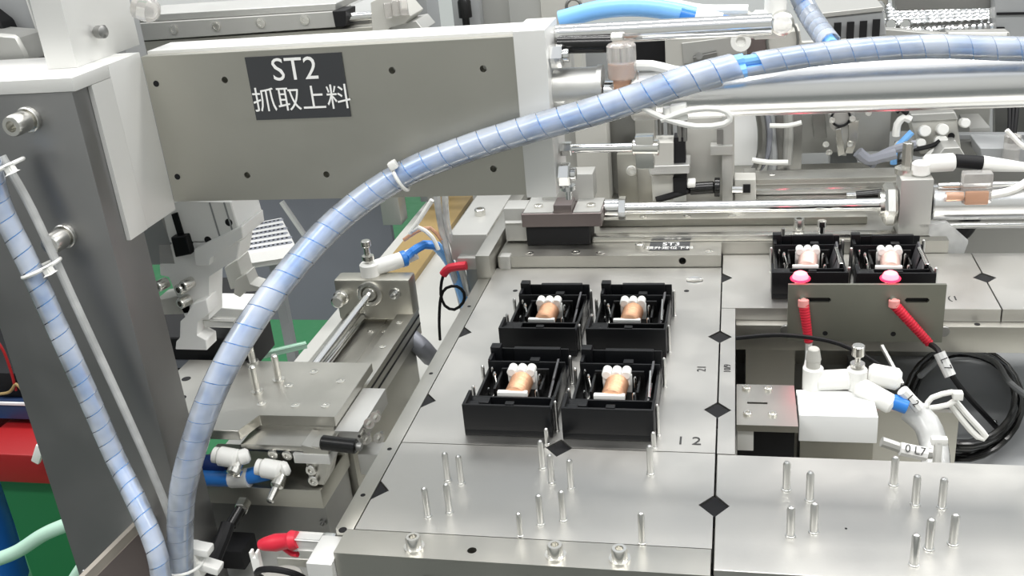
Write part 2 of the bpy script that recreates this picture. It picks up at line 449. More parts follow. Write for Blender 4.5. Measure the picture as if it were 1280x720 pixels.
b = MB()
b.prism([(.06, 26.92), (21.12, 26.92)] + notch('R', 21.12, 33.07) + [(21.12, 38.4), (.06, 38.4)] + notch('L', .06, 33.1), -1.05, 0)
t = thing('fixture_plate', 'rear right steel fixture plate carrying two relays above red sensor tips', 'plate', (10, 32, -1.05))
part('plate_body', b, 'plate', t)
diamond_shades(t, [(0.0, 33.1), (21.15, 33.07)])
text('(1', 'engraved_number', t, (18.0, 28.9, .02), (1, 0, 0), (0, 1, 0), 1.1, 'engrave')
pp = []
for ox, oy in ((4.05, 28.7), (10.6, 28.5)):
    pp += [(ox + 6.12, oy + 1.2, 0), (ox + 6.15, oy + 7.3, 0), (ox + .12, oy + 5.6, 0)]
pins(t, pp, .15, 2.35)
b = MB()
b.prism([(21.24, 26.92), (44, 26.92), (44, 38.4), (21.24, 38.4)] + notch('L', 21.24, 33.07), -1.05, 0)
t = thing('fixture_plate', 'far right rear steel plate beyond the black diamond seam cut-out', 'plate', (33, 32, -1.05))
part('plate_body', b, 'plate', t)
b = MB(); b.box(1.2, 44, 26.0, 28.2, -3.3, -1.08, .04)
t = thing('support_bar', 'long steel bar under the front edge of the rear right plate', 'bar', (20, 27, -3.3))
part('bar_body', b, 'side', t)
hole(t, (19.4, 26.45, -1.06), .22)
b = MB(); b.box(2, 6, 28.3, 38, -12, -1.06); part('leg', b, 'side', t)
b = MB(); b.box(38, 42, 26.2, 38, -12, -3.3); part('leg', b, 'side', t)

# ================================================================ RELAYS
def relay(ox, oy, label, red=0):
    t = thing('relay', label, 'relay', (ox, oy, 0), 'black open-frame relays on the fixture plates')
    H = 2.35
    b = MB()   # housing: base, front trough, rear trough, right side wall, low left wall
    b.box(ox + .28, ox + 5.95, oy + 2.1, oy + 8.2, .02, .45, .04); b.box(ox, ox + 5.95, oy, oy + 2.12, .02, .45, .04)
    b.box(ox, ox + 5.95, oy, oy + .2, .45, H, .04)
    b.box(ox, ox + 5.95, oy + 1.95, oy + 2.12, .45, H - .5, .04)
    b.box(ox, ox + .22, oy + .2, oy + 2.0, .45, H, .04)
    b.box(ox + 5.75, ox + 5.95, oy + .2, oy + 2.0, .45, H - .3, .04)
    b.box(ox + .2, ox + 1.0, oy + .2, oy + .9, .45, H - .2, .04)
    b.box(ox + 2.9, ox + 3.5, oy + .1, oy + .5, 1.6, H + .08, .04)
    b.box(ox + .2, ox + 5.8, oy + .2, oy + 2.0, .45, 1.1); b.box(ox + .2, ox + 1.5, oy + 1.2, oy + 1.95, .45, H - .5, .04)
    part('front_trough', b, 'black', t)
    b = MB()
    b.box(ox + .35, ox + 5.95, oy + 6.3, oy + 6.45, .45, H - .1, .04)
    b.box(ox + .35, ox + 5.95, oy + 8.05, oy + 8.2, .45, H + .05, .05)
    b.box(ox + .35, ox + .6, oy + 6.4, oy + 8.1, .45, H, .04)
    b.box(ox + .3, ox + 1.05, oy + 7.5, oy + 8.25, .45, H + .4, .06)
    b.box(ox + 2.0, ox + 5.4, oy + 7.7, oy + 8.1, .45, H + .22, .05)
    b.box(ox + .5, ox + 5.9, oy + 6.4, oy + 8.1, .45, 1.1)
    b.box(ox + 3.4, ox + 4.1, oy + 6.35, oy + 6.9, 1.4, H - .0, .05)
    part('rear_trough', b, 'black', t)
    b = MB()
    b.box(ox + .35, ox + .55, oy + 2.1, oy + 6.4, .45, 1.7, .03)
    b.box(ox + 5.75, ox + 5.95, oy + 2.1, oy + 6.4, .45, 1.9, .03)
    b.box(ox + 1.5, ox + 4.9, oy + 5.6, oy + 5.8, .45, 2.05, .03)
    b.box(ox + 1.45, ox + 1.62, oy + 3.0, oy + 5.8, .45, 1.9, .03)
    b.box(ox + 4.55, ox + 4.7, oy + 3.4, oy + 5.8, .45, 1.7, .03)
    b.box(ox + .5, ox + 5.8, oy + 2.1, oy + 6.4, .4, .75)
    b.box(ox + 1.7, ox + 4.5, oy + 2.35, oy + 2.5, .45, 1.3, .03)
    part('inner_walls', b, 'blackgl', t)
    b = MB()  # grey contact blades leaning along the right side
    for (ya, yb, h0) in ((2.3, 3.9, 2.2), (4.4, 6.3, 2.6)):
        b.arb([V((ox + 5.0, oy + ya, .75)), V((ox + 5.0, oy + yb, .75)), V((ox + 5.45, oy + yb - .1, h0)), V((ox + 5.45, oy + ya + .9, h0 - .1)), V((ox + 5.3, oy + ya + .2, h0 - .7))], (.16, 0, .02), .02)
    part('contact_blade', b, 'greyplastic', t)
    cx, cy = ox + 3.1, oy + 4.2
    b = MB()  # bobbin: upper flange with three lobes, lower bar
    b.box(cx - 1.0, cx + 1.0, cy + .85, cy + 1.2, .7, 2.05, .06)
    for k in (-.66, 0, .66): b.cyl((cx + k, cy + .35, 2.3), (cx + k, cy + 1.25, 2.3), .33, n=16, b=.05)
    b.box(cx - .95, cx + .95, cy + .45, cy + .9, 1.5, 2.3, .06)
    b.box(cx - 1.35, cx + .75, cy - 1.5, cy - 1.1, 1.4, 1.8, .07)
    b.box(cx - 1.1, cx + .7, cy - 1.45, cy - 1.2, .7, 1.4, .05)
    bob = part('coil_bobbin', b, 'white', t, 'white coil bobbin')
    b = MB()
    pr = [(0, .7)]
    for k in range(13): pr += [(.1 + k * .13, .80), (.16 + k * .13, .75)]
    b.lathe((cx - .12, cy - 1.15, 1.38), (.10, 1, .16), pr, 22)
    part('copper_winding', b, 'copper_redlit' if red == 1 else 'copper', bob, 'copper wire winding')
    for dx, dy, h, rr in ((1.15, 4.9, 2.15, .13), (1.1, 3.1, 1.9, .1), (4.35, 4.9, 2.05, .1), (4.4, 3.3, 1.7, .13), (.8, 5.7, 2.1, .1)):
        inst('terminal_pin', cached('term%.2f%.2f' % (h, rr), lambda b: b.lathe((0, 0, .6), (0, 0, 1), [(0, rr), (h - .72, rr), (h - .6, rr * .5), (h - .6, 0)], 10), 'chrome'), t, (ox + dx, oy + dy, 0))
    b = MB(); b.tube([(ox + 1.15, oy + 4.9, 2.0), (ox + 1.4, oy + 4.1, 1.3), (ox + 1.15, oy + 3.2, .9)], .05, 6); part('lead_wire', b, 'zinc', t)
    if red:
        b = MB(); b.cyl((ox + 5.55, oy + 1.7, 2.3), (ox + 5.4, oy + 5.0, 2.45), .17 if red == 1 else .09, n=12, b=.03); part('contact_rod', b, 'chrome', t)
    for q in t.children:
        pass
    return t
M['copper_redlit'] = mat('red_lit_copper_wire', (.85, .62, .55), .5, .35, .9, 60, (1, 90, 1))  # copper with the red sensor light mixed into its colour
relay(-16.5, 6.6, 'black relay at the front left of the four on the left plate')
relay(-9.85, 6.5, 'black relay at the front right of the four, above the engraved 1 2', 2)
relay(-16.5, 18.1, 'black relay at the rear left of the four, nearest the small black cable loop')
relay(-9.8, 18.1, 'black relay at the rear right of the four on the left plate', 2)
relay(4.05, 28.7, 'black relay behind the left red sensor tip on the right rear plate', 1)
relay(10.6, 28.5, 'black relay behind the right red sensor tip, rightmost of all', 1)

# ================================================================ COLUMN, BEAM
t = thing('support_column', 'dark steel upright column at the left with two large socket screws', 'column', (-40.9, 2.8, -12))
b = MB(); b.box(-44.9, -35.3, 1.1, 4.6, -12, 25.3, .06); part('column_body', b, 'column', t)
for x, z in ((-38.45, 23.85), (-38.2, 16.7)):
    b = MB(); b.cyl((x, 1.1, z), (x, .75, z), .75, n=24, b=.05)
    b.lathe((x, .75, z), (0, -1, 0), [(0, .5), (.3, .5)], 20); part('washer', b, 'zinc', t)
    screw(t, (x, .55, z), .62, 1.15, (0, -1, 0))
b = MB(); b.lathe((-44.4, 1.1, -9), (0, -1, 0), [(0, .16), (.1, .12), (.12, 0)], 12); part('small_screw', b, 'chrome', t)

t = thing('mounting_block', 'pale steel corner block joining the column to the long ST2 beam', 'block', (-40, 5, 15.6))
b = MB()
b.box(-47.5, -35.0, 4.62, 8.2, 15.75, 26.1, .05); b.box(-35.28, -35.0, 2.6, 4.6, 15.75, 25.3); b.box(-47.5, -35.0, 1.0, 4.6, 25.32, 26.1, .05)
part('block_body', b, 'satin', t)

GB = t = thing('gantry_beam', 'long steel box beam across the top carrying the ST2 label', 'beam', (-22, 10, 16))
hs = [(-29.64, 24.13), (-29.41, 17.98), (-24.0, 17.9), (-18.76, 24.22), (-13.19, 24.06), (-13.16, 17.99)]
b = MB(); b.prism([(-34.98, 16.3), (-11.2, 16.3), (-11.2, 25.8), (-34.98, 25.8)], 8.2, 9.0, 'y', holes=[circ(x, z, .21, 12) for x, z in hs]); part('front_plate', b, 'beam', t)
b = MB(); b.box(-34.98, -11.2, 9.0, 12.0, 16.3, 26.0, .04); part('box_section', b, 'satin', t)
b = MB()
for z in (24.1, 18.0): b.lathe((-34.35, 8.2, z), (0, -1, 0), [(-.03, .2), (.02, .2), (.02, 0)], 12)
part('edge_hole', b, 'blackm', t)
b = MB(); b.box(-11.2, -9.35, 7.9, 12.2, 16.2, 26.15, .06); ep = part('end_plate', b, 'satin', t, 'pale end plate')
# label
lb = [aY(306, 70, 8.18), aY(427, 62, 8.18), aY(440, 145, 8.18), aY(323, 151, 8.18)]
x0, x1, z0, z1 = -28.0, -21.75, 21.55, 25.45
b = MB(); b.box(x0, x1, 8.12, 8.2, z0, z1); lp = part('station_label', b, 'label', t, 'dark label printed with ST2 and four Chinese characters')
text('ST2', 'printed_text', lp, ((x0 + x1) / 2, 8.1, z1 - .9), (1, 0, 0), (0, 0, 1), 1.95, 'ink')
text('\u6293\u53d6\u4e0a\u6599', 'printed_text', lp, ((x0 + x1) / 2 + .1, 8.1, z0 + 1.15), (1, 0, 0), (0, 0, 1), 1.62, 'ink')

# rods out of the beam end
t = thing('slide_cylinder', 'thick polished pneumatic cylinder running right from the ST2 beam end', 'cylinder', (4, 10, 21))
b = MB(); b.cyl((-4.4, 10, 21.8), (44, 10, 21.65), 1.5, n=40, b=.1); part('barrel', b, 'tube', t)
b = MB(); b.lathe((-9.35, 10, 22.3), (1, 0, 0), [(0, 1.2), (2.6, 1.2), (2.6, 1.3), (2.9, 1.3), (2.9, 1.0)], 32); part('mounting_boss', b, 'alu', t)
b = MB(); b.cyl((-6.4, 10, 21.9), (-4.3, 10, 21.8), .75, n=24); part('piston_rod', b, 'chrome', t)
b = MB(); b.cyl((-4.8, 10, 21.75), (-3.2, 10, 21.75), 1.5, n=32, b=.12); part('end_cap', b, 'alu', t)
t = thing('guide_rod', 'upper polished guide rod with a dark sleeve beside the beam end', 'rod', (-2, 10, 24.4))
b = MB(); b.cyl((-9.35, 11.5, 25.2), (3.2, 11.5, 25.15), .62, n=28, b=.05); part('rod_shaft', b, 'chrome', t)
b = MB(); b.cyl((-9.1, 10.4, 24.8), (-5.8, 10.4, 24.7), .5, n=24, b=.04); part('sleeve', b, 'blackgl', t)
b = MB(); b.cyl((-5.9, 10.4, 24.95), (-5.2, 10.4, 24.95), .42, n=20, b=.04); part('collar', b, 'zinc', t)
t = GB
for x, y, z in ((-9.35, 9.2, 24.4), (-9.35, 9.0, 20.6), (-9.35, 9.0, 17.3)):
    b = MB(); b.hexa((x, y, z), (x + .75, y, z), .72); b.cyl((x + .75, y, z), (x + 1.1, y, z), .4, n=12, b=.05); part('end_bolt', b, 'chrome', t)
b = MB(); b.lathe((-8.9, 9.6, 16.3), (0, 0, 1), [(-.8, .2), (-.2, .2), (-.2, .45), (.1, .45), (.1, .25), (.5, .2)], 14); part('end_fitting', b, 'chrome', t)
t = thing('thin_guide_rod', 'thin steel rod ending in a stepped collar right of the beam end', 'rod', (-6, 10, 18.5))
b = MB(); b.cyl((-9.35, 10, 18.6), (-4.6, 10, 18.55), .27, n=18); b.cyl((-9.3, 10, 18.6), (-8.6, 10, 18.6), .45, n=6, b=.04); part('rod_shaft', b, 'chrome', t)
b = MB(); b.cyl((-4.9, 10, 18.55), (-3.3, 10, 18.5), .48, n=22, b=.06); b.box(-4.7, -3.6, 9.6, 10.5, 17.3, 19.3, .08); part('collar', b, 'zinc', t)

# ================================================================ SPIRAL WRAPPED HOSES
def offset_path(pts, a, b):
    P = spline(pts, 1.2); F = frames(P)
    return [p + u * a + v * b for p, (t_, u, v) in zip(P, F)]
hp = [(226, 745, -3.2), (226, 640, -3.2), (237, 575, -3), (266, 490, -2), (310, 410, 0), (370, 330, 3), (430, 268, 5.5), (500, 220, 6.6), (580, 187, 6.8), (660, 162, 6.8), (740, 140, 6.6), (800, 121, 6.6), (860, 100, 6.8), (930, 82, 7.4), (1000, 71, 7.8), (1080, 62, 8), (1160, 58, 8.1), (1230, 60, 8.2), (1330, 63, 8.2), (1560, 76, 8.2)]
H1 = [aY(*p) for p in hp]
t = thing('air_hose', 'thick pale blue spiral-wrapped hose bundle arching across the ST2 beam', 'hose', H1[0])
HA = H1[:14]; HB = [H1[13] - (H1[14] - H1[13]) * .1] + H1[14:]
b = MB(); b.tube(offset_path(HA, .2, .3), .40, 10); b.tube(offset_path(HB, .1, .24), .33, 10); part('air_tube', b, 'ltblue', t, 'light blue inner tube')
b = MB(); b.tube(offset_path(HA, -.34, -.1), .38, 10); b.tube(offset_path(HB, -.3, -.05), .26, 10); part('air_tube', b, 'milk', t, 'milky inner tube')
b = MB(); b.tube(offset_path(HA, .2, -.3), .34, 10); b.tube(offset_path(HB, .1, -.26), .3, 10); part('air_tube', b, 'ltblue', t, 'light blue inner tube')
b = MB(); b.helix(HA, .82, 1.25, .05, .06, 14); b.helix(HB, .64, 1.2, .03, .05, 14); part('spiral_wrap', b, 'wrap', t, 'translucent white spiral wrap')
h2 = [(-14, 200, -1.4), (2, 260, -1.4), (38, 335, -1.6), (72, 410, -1.8), (108, 490, -2), (143, 570, -2.2), (172, 630, -3.4), (196, 690, -4.6), (204, 745, -5.2)]
H2 = [aY(*p) for p in h2]
t = thing('air_hose', 'pale blue spiral-wrapped hose hanging down the front of the dark column', 'hose', H2[-1])
b = MB(); b.tube(offset_path(H2, .2, .12), .32, 10); b.tube(offset_path(H2, -.22, .1), .28, 10); part('air_tube', b, 'ltblue', t, 'light blue inner tubes')
b = MB(); b.tube(offset_path(H2, .05, -.3), .25, 10); part('air_tube', b, 'milk', t, 'milky inner tube')
b = MB(); b.helix(H2, .64, 1.05, .06, .06, 14); part('spiral_wrap', b, 'wrap', t, 'translucent white spiral wrap')
b = MB(); b.tube([aY(x, y, z) for x, y, z in ((2, 195, -.6), (40, 262, -.6), (92, 375, -.8), (150, 500, -.6), (188, 585, -.6), (214, 650, -.6), (238, 730, -.6))], .26, 10)
solo('air_tube', b, 'milk', 'thin milky tube running down the column beside the wrapped hose', 'tube')
def tie(c, axis, R, label, kn):
    t = thing('cable_tie', label, 'tie', c)
    b = MB(); b.torus(c, axis, R, .12, 8, 22); part('strap', b, 'white', t)
    d, u, v = basis(V(axis)); b = MB(); b.obox(V(c) + V(kn), u, v, d, (.55, .5, .5), .08); part('tie_head', b, 'white', t)
tie(H1[7], H1[8] - H1[6], .95, 'white cable tie around the arching hose on the beam face', (-.1, -.7, .9))
tie(aY(52, 335, -1.2), (.35, 0, -1), 1.15, 'white cable tie around the hose halfway down the column', (.9, -.6, .1))
tie(aY(8, 208, -1.0), (.35, 0, -1), 1.0, 'white cable tie at the left picture edge near the upper column screw', (.7, -.6, 0))
t = thing('tie_mount', 'white plastic mount with two prongs where both hoses meet at the bottom', 'mount', aY(245, 700, -3))
b = MB(); p = aY(240, 700, -2.4); b.obox(p, (1, 0, 0), (0, 1, 0), (0, 0, 1), (1.2, 1.0, 2.6), .15); b.obox(p + V((.9, 0, .95)), (1, 0, -.15), (0, 1, 0), (.15, 0, 1), (1.3, .9, .55), .12); b.obox(p + V((1.2, 0, -.35)), (1, 0, -.3), (0, 1, 0), (.3, 0, 1), (1.5, .9, .55), .12)
part('mount_body', b, 'white', t)
b = MB(); b.torus(p + V((-.6, -.3, .2)), (.1, 0, 1), 1.5, .1, 8, 24); part('strap', b, 'white', t)

# white loop tie and clear fitting near the big cylinder
b = MB(); b.tube([aY(x, y, 6.2) for x, y in ((800, 133), (830, 148), (870, 158), (905, 155), (913, 145), (898, 136), (865, 137), (838, 146), (826, 150))], .17, 8)
lt = solo('cable_tie', b, 'white', 'white cable tie tail looped below the hose in front of the thick cylinder', 'tie')
b = MB(); p = aY(849, 140, 6.6); b.obox(p, (1, 0, .1), (0, 1, 0), (-.1, 0, 1), (.9, .7, .9), .1); b.cyl(p + V((-.6, 0, .3)), p + V((-.6, 0, -.3)), .3, n=12)
part('tie_head', b, 'white', lt)
t = thing('speed_controller', 'clear fitting with amber body standing behind the hose near the beam end', 'fitting', aY(780, 100, 9))
b = MB(); p = aY(778, 98, 9.3); b.cyl(p, p + V((0, 0, 2.0)), .85, n=20, b=.1); part('clear_cap', b, 'clear', t)
b = MB(); b.cyl(p + V((0, 0, -.9)), p + V((0, 0, .9)), .55, n=16, b=.05); part('amber_core', b, 'amber', t)
b = MB(); b.tube([aY(x, y, 9.5) for x, y in ((790, 82), (815, 82), (840, 88), (862, 92))], .3, 10); part('outlet_tube', b, 'white', t)

# hoses at upper middle
q = [(700, 25), (750, 12), (800, 9), (850, 16), (900, 30), (945, 32)]
b = MB(); b.tube([aY(x, y, 20) for x, y in q], .62, 12)
t = thing('air_hose', 'pale blue hose curving above the guide rod to a white elbow fitting', 'hose', aY(800, 10, 20))
part('outer_hose', b, 'ltblue', t)
b = MB(); b.tube([aY(x, y, 19.9) for x, y in ((850, 19), (900, 31), (942, 33))], .66, 12); part('blue_end', b, 'blue', t, 'darker blue hose end')
b = MB(); b.tube([aY(x, y, 19.8) for x, y in ((868, 23), (900, 31))], .78, 12); part('white_sleeve', b, 'paper', t, 'white printed sleeve')
b = MB(); b.tube([aY(x, y, 22) for x, y in ((800, 0), (845, 6), (880, 12), (935, 12))], .35, 10)
solo('cable_sleeve', b, 'white', 'thin white sleeve lying above the curved pale blue hose', 'cable')
t = thing('elbow_fitting', 'white elbow fitting with chrome hexagon screw at the hose end', 'fitting', aY(975, 40, 20))
b = MB(); p = aY(965, 30, 20); b.cyl(p + V((-1.2, 0, 0)), p + V((.9, 0, 0)), .95, n=20, b=.12); b.cyl(p + V((-1.45, 0, 0)), p + V((-1.15, 0, 0)), .8, n=20); b.cyl(p + V((.2, 0, 0)), p + V((.2, 0, 2.2)), .7, n=18, b=.1); part('elbow_body', b, 'white', t)
b = MB(); c = aY(978, 30, 18.5); b.lathe(c, (0, -1, 0), [(-1, .75), (0, .75), (.2, .6), (.2, .4), (.05, .38), (.05, 0)], 20); part('hex_screw', b, 'zinc', t)
H3 = [aY(x, y, z) for x, y, z in ((990, -30, 16), (1006, 8, 16), (1022, 34, 14), (1040, 58, 11))]
t = thing('air_hose', 'short blue spiral-wrapped hose dropping from the top edge to the arched hose', 'hose', H3[-1])
b = MB(); b.tube(H3, .42, 10); part('air_tube', b, 'ltblue', t)
b = MB(); b.helix(H3, .66, .9, .05, .06, 12); part('spiral_wrap', b, 'wrap', t, 'translucent spiral wrap')

# ================================================================ LEFT SLIDE UNIT
t = thing('slide_unit', 'steel cylinder slide unit left of the fixture table with side grooves', 'slide', (-31, 27, -12))
b = MB(); b.box(-34.6, -33.2, 12, 33, -5.6, -3.0, .05); b.box(-29.6, -27.9, 12, 33, -5.6, -3.0, .05); b.box(-33.2, -29.6, 12, 33, -5.6, -3.9); part('slide_body', b, 'side', t)
b = MB(); b.box(-33.2, -30.9, 12, 33, -3.95, -3.85); part('channel_floor', b, 'side', t)
b = MB(); b.box(-27.95, -27.86, 12.2, 32.9, -3.75, -3.55); b.box(-27.95, -27.86, 12.2, 32.9, -4.6, -4.4); part('side_groove', b, 'blackm', t)
b = MB(); b.box(-34.2, -28.2, 14, 31.5, -12, -5.6, .05); part('support_wall', b, 'beam', t)
YB = 31.6; XA = aY(420, 372, YB).x; XB = aY(514, 372, YB).x; ZT = aY(470, 350, YB).z; BC = aY(463, 366, YB)
b = MB(); b.box(XA, XB, YB, YB + 2, -3.6, ZT, .3); part('end_block', b, 'beam', t)
b = MB(); p = BC; b.lathe(p, (0, -1, 0), [(0, 1.2), (.35, 1.2), (.4, 1.05), (.4, .8), (.15, .75), (.5, .6), (.5, 0)], 26); part('rod_bearing', b, 'zinc', t)
b = MB(); b.cyl(BC + V((0, -.2, 0)), aZ(385, 468, -3.0), .36, n=20); part('piston_rod', b, 'chrome', t)
b = MB(); b.cyl((-33.0, 31.5, -3.3), (-33.0, 15, -3.3), .3, n=16); part('guide_rod', b, 'chrome', t)
b = MB(); b.lathe(aY(428, 370, YB), (0, -1, 0), [(0, .75), (.4, .75), (.5, .6), (1.4, .6), (1.5, .45), (1.5, 0)], 18); part('side_bolt', b, 'zinc', t)
b = MB(); b.lathe(aY(494, 367, YB), (0, -1, 0), [(0, .6), (.2, .55), (.2, .3), (.7, .28), (.8, .0)], 14); part('stop_screw', b, 'chrome', t)
for x, y in ((-34, 30), (-34, 25), (-34, 21), (-31.6, 29.6), (-30.2, 29.6), (-28.8, 29.8), (-28.8, 25), (-28.8, 20.5)): screw(t, (x, y, -3.0 if abs(x + 31) > 2 else -3.85), .32, .1, name='cap_screw')
p = aY(464, 348, 32.8)
t = thing('elbow_fitting', 'white elbow fitting with blue ring on top of the slide end block', 'fitting', p)
b = MB(); b.cyl(p + V((0, 0, -.3)), p + V((0, 0, 1.6)), .9, n=18, b=.15); b.cyl(p + V((0, 0, .9)), p + V((2.6, 2.0, 1.1)), .75, n=18, b=.15); part('elbow_body', b, 'white', t)
b = MB(); b.cyl(p + V((2.5, 1.9, 1.1)), p + V((2.9, 2.2, 1.15)), .78, n=18, b=.05); part('release_ring', b, 'blue', t)
b = MB(); b.cyl(p + V((0, 0, 1.6)), p + V((0, 0, 3.4)), .28, n=12); b.cyl(p + V((0, 0, 1.9)), p + V((0, 0, 2.3)), .55, n=14); b.cyl(p + V((0, 0, 3.2)), p + V((0, 0, 3.8)), .45, n=14, b=.06); part('adjusting_knob', b, 'zinc', t)
b = MB(); b.tube([p + V((2.8, 2.1, 1.1)), aY(514, 316, 37), aY(530, 306, 38), aY(547, 308, 39)], .45, 10)
t = solo('air_tube', b, 'blue', 'bright blue air tube bending from the slide fitting down past the red plug', 'tube')
b = MB(); b.tube([aY(545, 307, 39), aY(560, 325, 40), aY(574, 358, 40), aY(586, 395, 40)], .5, 10); part('pale_length', b, 'ltblue', t, 'pale blue lower length')
b = MB(); b.tube([aY(507, 322, 37.2), aY(520, 316, 37.5)], .65, 10, smooth=False); part('white_sleeve', b, 'paper', t, 'short white sleeve')
for i, (pts, m_, r, lab) in enumerate([
    ([(545, 235, 36), (548, 262, 37), (553, 290, 38), (562, 325, 39), (572, 360, 40), (580, 392, 40)], 'milk', .32, 'milky tube hanging under the beam, left strand of the bundle'),
    ([(556, 235, 36), (557, 262, 37), (561, 290, 38), (575, 330, 39), (585, 368, 40)], 'milk', .32, 'milky tube hanging under the beam, right strand of the bundle'),
    ([(540, 250, 37), (524, 275, 37), (512, 292, 37), (523, 284, 37), (540, 296, 37), (548, 312, 37)], 'white', .22, 'white cable crumpled above the bright blue tube'),
    ([(505, 300, 38), (520, 290, 38), (538, 285, 38), (552, 300, 38)], 'amber', .2, 'thin beige cable curling above the bright blue tube')]):
    b = MB(); b.tube([aY(*q) for q in pts], r, 8); solo('hanging_tube', b, m_, lab, 'tube')
b = MB(); b.tube([aY(554, 343, 36.5), aY(562, 335, 36.5), aY(583, 332, 36.5)], .42, 10)
solo('sensor_plug', b, 'red', 'red rubber sensor plug beside the small black cable loop', 'plug')
b = MB(); b.tube([aY(x, y, 36.5) for x, y in ((555, 342), (552, 352), (551, 368), (556, 382), (568, 387), (579, 378), (580, 366), (571, 358), (558, 360), (551, 372), (549, 400), (550, 425))], .15, 8)
solo('sensor_cable', b, 'blackm', 'thin black cable forming a round loop below the red plug', 'cable')
b = MB(); b.tube([aZ(508, 418, -5), aZ(525, 432, -6), aZ(538, 446, -8)], .9, 12); solo('conduit_stub', b, 'bluegrey', 'short blue-grey hose between the slide unit and the table rail', 'hose')
t = thing('floor_bolt', 'silver bolt with washer on the base beside the slide support wall', 'bolt', aZ(518, 458, -12))
b = MB(); p = aZ(516, 458, -9); b.lathe((-25.3, 26, -12), (0, 0, 1), [(0, 1.0), (.2, 1.0), (.2, .6), (1.0, .6), (1.1, .4), (.7, .35), (.7, 0)], 18); part('bolt_head', b, 'zinc', t)

# nest plate + carriage on the slide
t = thing('nest_plate', 'light steel carriage plate with a notched front edge on the slide unit', 'plate', (-33, 14, -3))
P = [(232, 452), (320, 447), (453, 470), (420, 521), (323, 520), (305, 539), (228, 537)]
b = MB(); b.prism([(-44, 19.3), (-27.65, 19.3), (-27.65, 10.8), (-33.7, 10.8), (-34.3, 8.5), (-44, 8.5)], -2.3, -1.5, b=.04); part('top_plate', b, 'side', t)
b = MB(); b.box(-34.3, -27.65, 8.4, 16.8, -2.98, -2.55, .04); b.box(-34.2, -27.8, 10.6, 16, -2.6, -2.3); part('lower_plate', b, 'side', t)
b = MB(); b.box(-27.6, -25.7, 10.2, 16.6, -3.7, -2.3, .06); part('side_block', b, 'alu', t)
me = cached('nest_pin', lambda b: b.lathe((0, 0, 0), (0, 0, 1), [(0, .5), (.15, .5), (.15, .28), (2.2, .28), (2.3, .2), (2.3, 0)], 14), 'zinc')
for x, y in ((333, 480), (349, 470), (349, 482), (336, 500)): 
    q = aZ(x, y + 14, -1.5)
for q in ((-35.4, 14.2), (-34.4, 16.1), (-38.0, 19.0)): inst('locating_pin', me, t, (q[0], q[1], -1.5))
for x, y in ((-33.2, 15.3), (-31.4, 12.3), (-29.0, 12.4), (-29.2, 16.2), (-34.2, 12.4), (-32.0, 17.6)): screw(t, (x, y, -1.5), .36, .06)
for x, y in ((-40.4, 15.3), (-41.3, 13.0), (-42.5, 16)): hole(t, (x, y, -1.5), .38)
t = thing('stop_assembly', 'cluster of small steel screws and clips right of the carriage plate', 'bracket', (-25, 10, -5))
b = MB()
for i, (x, y) in enumerate(((462, 528), (470, 520), (458, 548), (474, 546), (452, 540))):
    p = aY(x, y, 11.0); b.lathe(p, (.2, -1, .25), [(-.8, .22), (0, .22), (0, .4), (.35, .4), (.35, .15), (1, .12), (1, 0)], 10)
part('small_screw', b, 'zinc', t)
b = MB(); b.box(-26.2, -24.0, 10.4, 12.2, -6.2, -4.4, .06); part('clip_block', b, 'alu', t)
# lower left bracket with screws
t = thing('clamp_bracket', 'upright steel bracket with two stacked socket screws below the carriage plate', 'bracket', (-29.5, 8.5, -6.5))
pz = ypoly([(376, 556), (398, 562), (412, 558), (408, 590), (405, 607), (387, 604), (384, 585)], 8.3)
b = MB(); b.prism(pz, 8.3, 10.5, 'y', b=.04); part('bracket_body', b, 'side', t)
b = MB(); b.box(-30.2, -27.4, 8.2, 12.5, -3.9, -3.1, .05); part('bracket_top', b, 'satin', t)
for x, y in ((390, 586), (393, 599)): screw(t, aY(x, y, 8.3), .42, .3, (0, -1, 0))
b = MB(); b.prism([tuple(q)[:2] for q in (aZ(300, 557, -4), aZ(378, 563, -4), aZ(384, 545, -4), aZ(318, 540, -4))], -4.4, -4.0); part('side_shelf', b, 'side', t)
for x, y in ((342, 567), (360, 568)): screw(t, aY(x, y, 8.5), .4, .2, (0, -1, 0))
t = thing('shock_absorber', 'black cylindrical damper pointing right from the clamp bracket', 'damper', aY(420, 556, 10))
b = MB(); b.cyl(aY(402, 553, 8.6), aY(446, 558, 8.6), .55, n=20, b=.1); part('damper_body', b, 'blackgl', t)
b = MB(); b.cyl(aY(446, 558, 8.6), aY(452, 559, 8.6), .3, n=14); part('damper_tip', b, 'dark', t)
for k, (px, py, lab) in enumerate(((292, 573, 'white elbow fitting left of the pair below the carriage plate, mostly behind the hose'), (346, 588, 'white elbow fitting right of the pair, plugged into the clamp bracket'))):
    p = aY(px, py, 7.6); t = thing('elbow_fitting', lab, 'fitting', p)
    b = MB(); b.cyl(p + V((-1.2, 0, .2)), p + V((.4, 0, -.05)), .72, n=18, b=.2); b.cyl(p + V((.3, 0, 0)), p + V((1.1 - k * .3, .4, .1)), .58, n=18, b=.2); b.cyl(p + V((-1.5, 0, .25)), p + V((-1.2, 0, .2)), .6, n=18); part('elbow_body', b, 'white', t)
    b = MB(); c = p + V((.35, -.4, -.45)); b.lathe(c, (-.15, -1, -.5), [(-.6, .38), (.1, .38), (.2, .55), (.6, .55), (.7, .35), (.45, .3), (.45, 0)] if k == 0 else [(-.6, .38), (.2, .5), (.6, .5), (.8, .3), (1.8, .3), (1.9, .2), (1.9, 0)], 14); part('knurled_screw', b, 'zinc', t)
b = MB(); b.tube([aY(x, y, 8.2) for x, y in ((252, 597), (272, 598), (300, 597), (335, 590))], .62, 12)
t = solo('air_tube', b, 'blue', 'dark blue tube with a white sleeve behind the small fittings at lower left', 'tube')
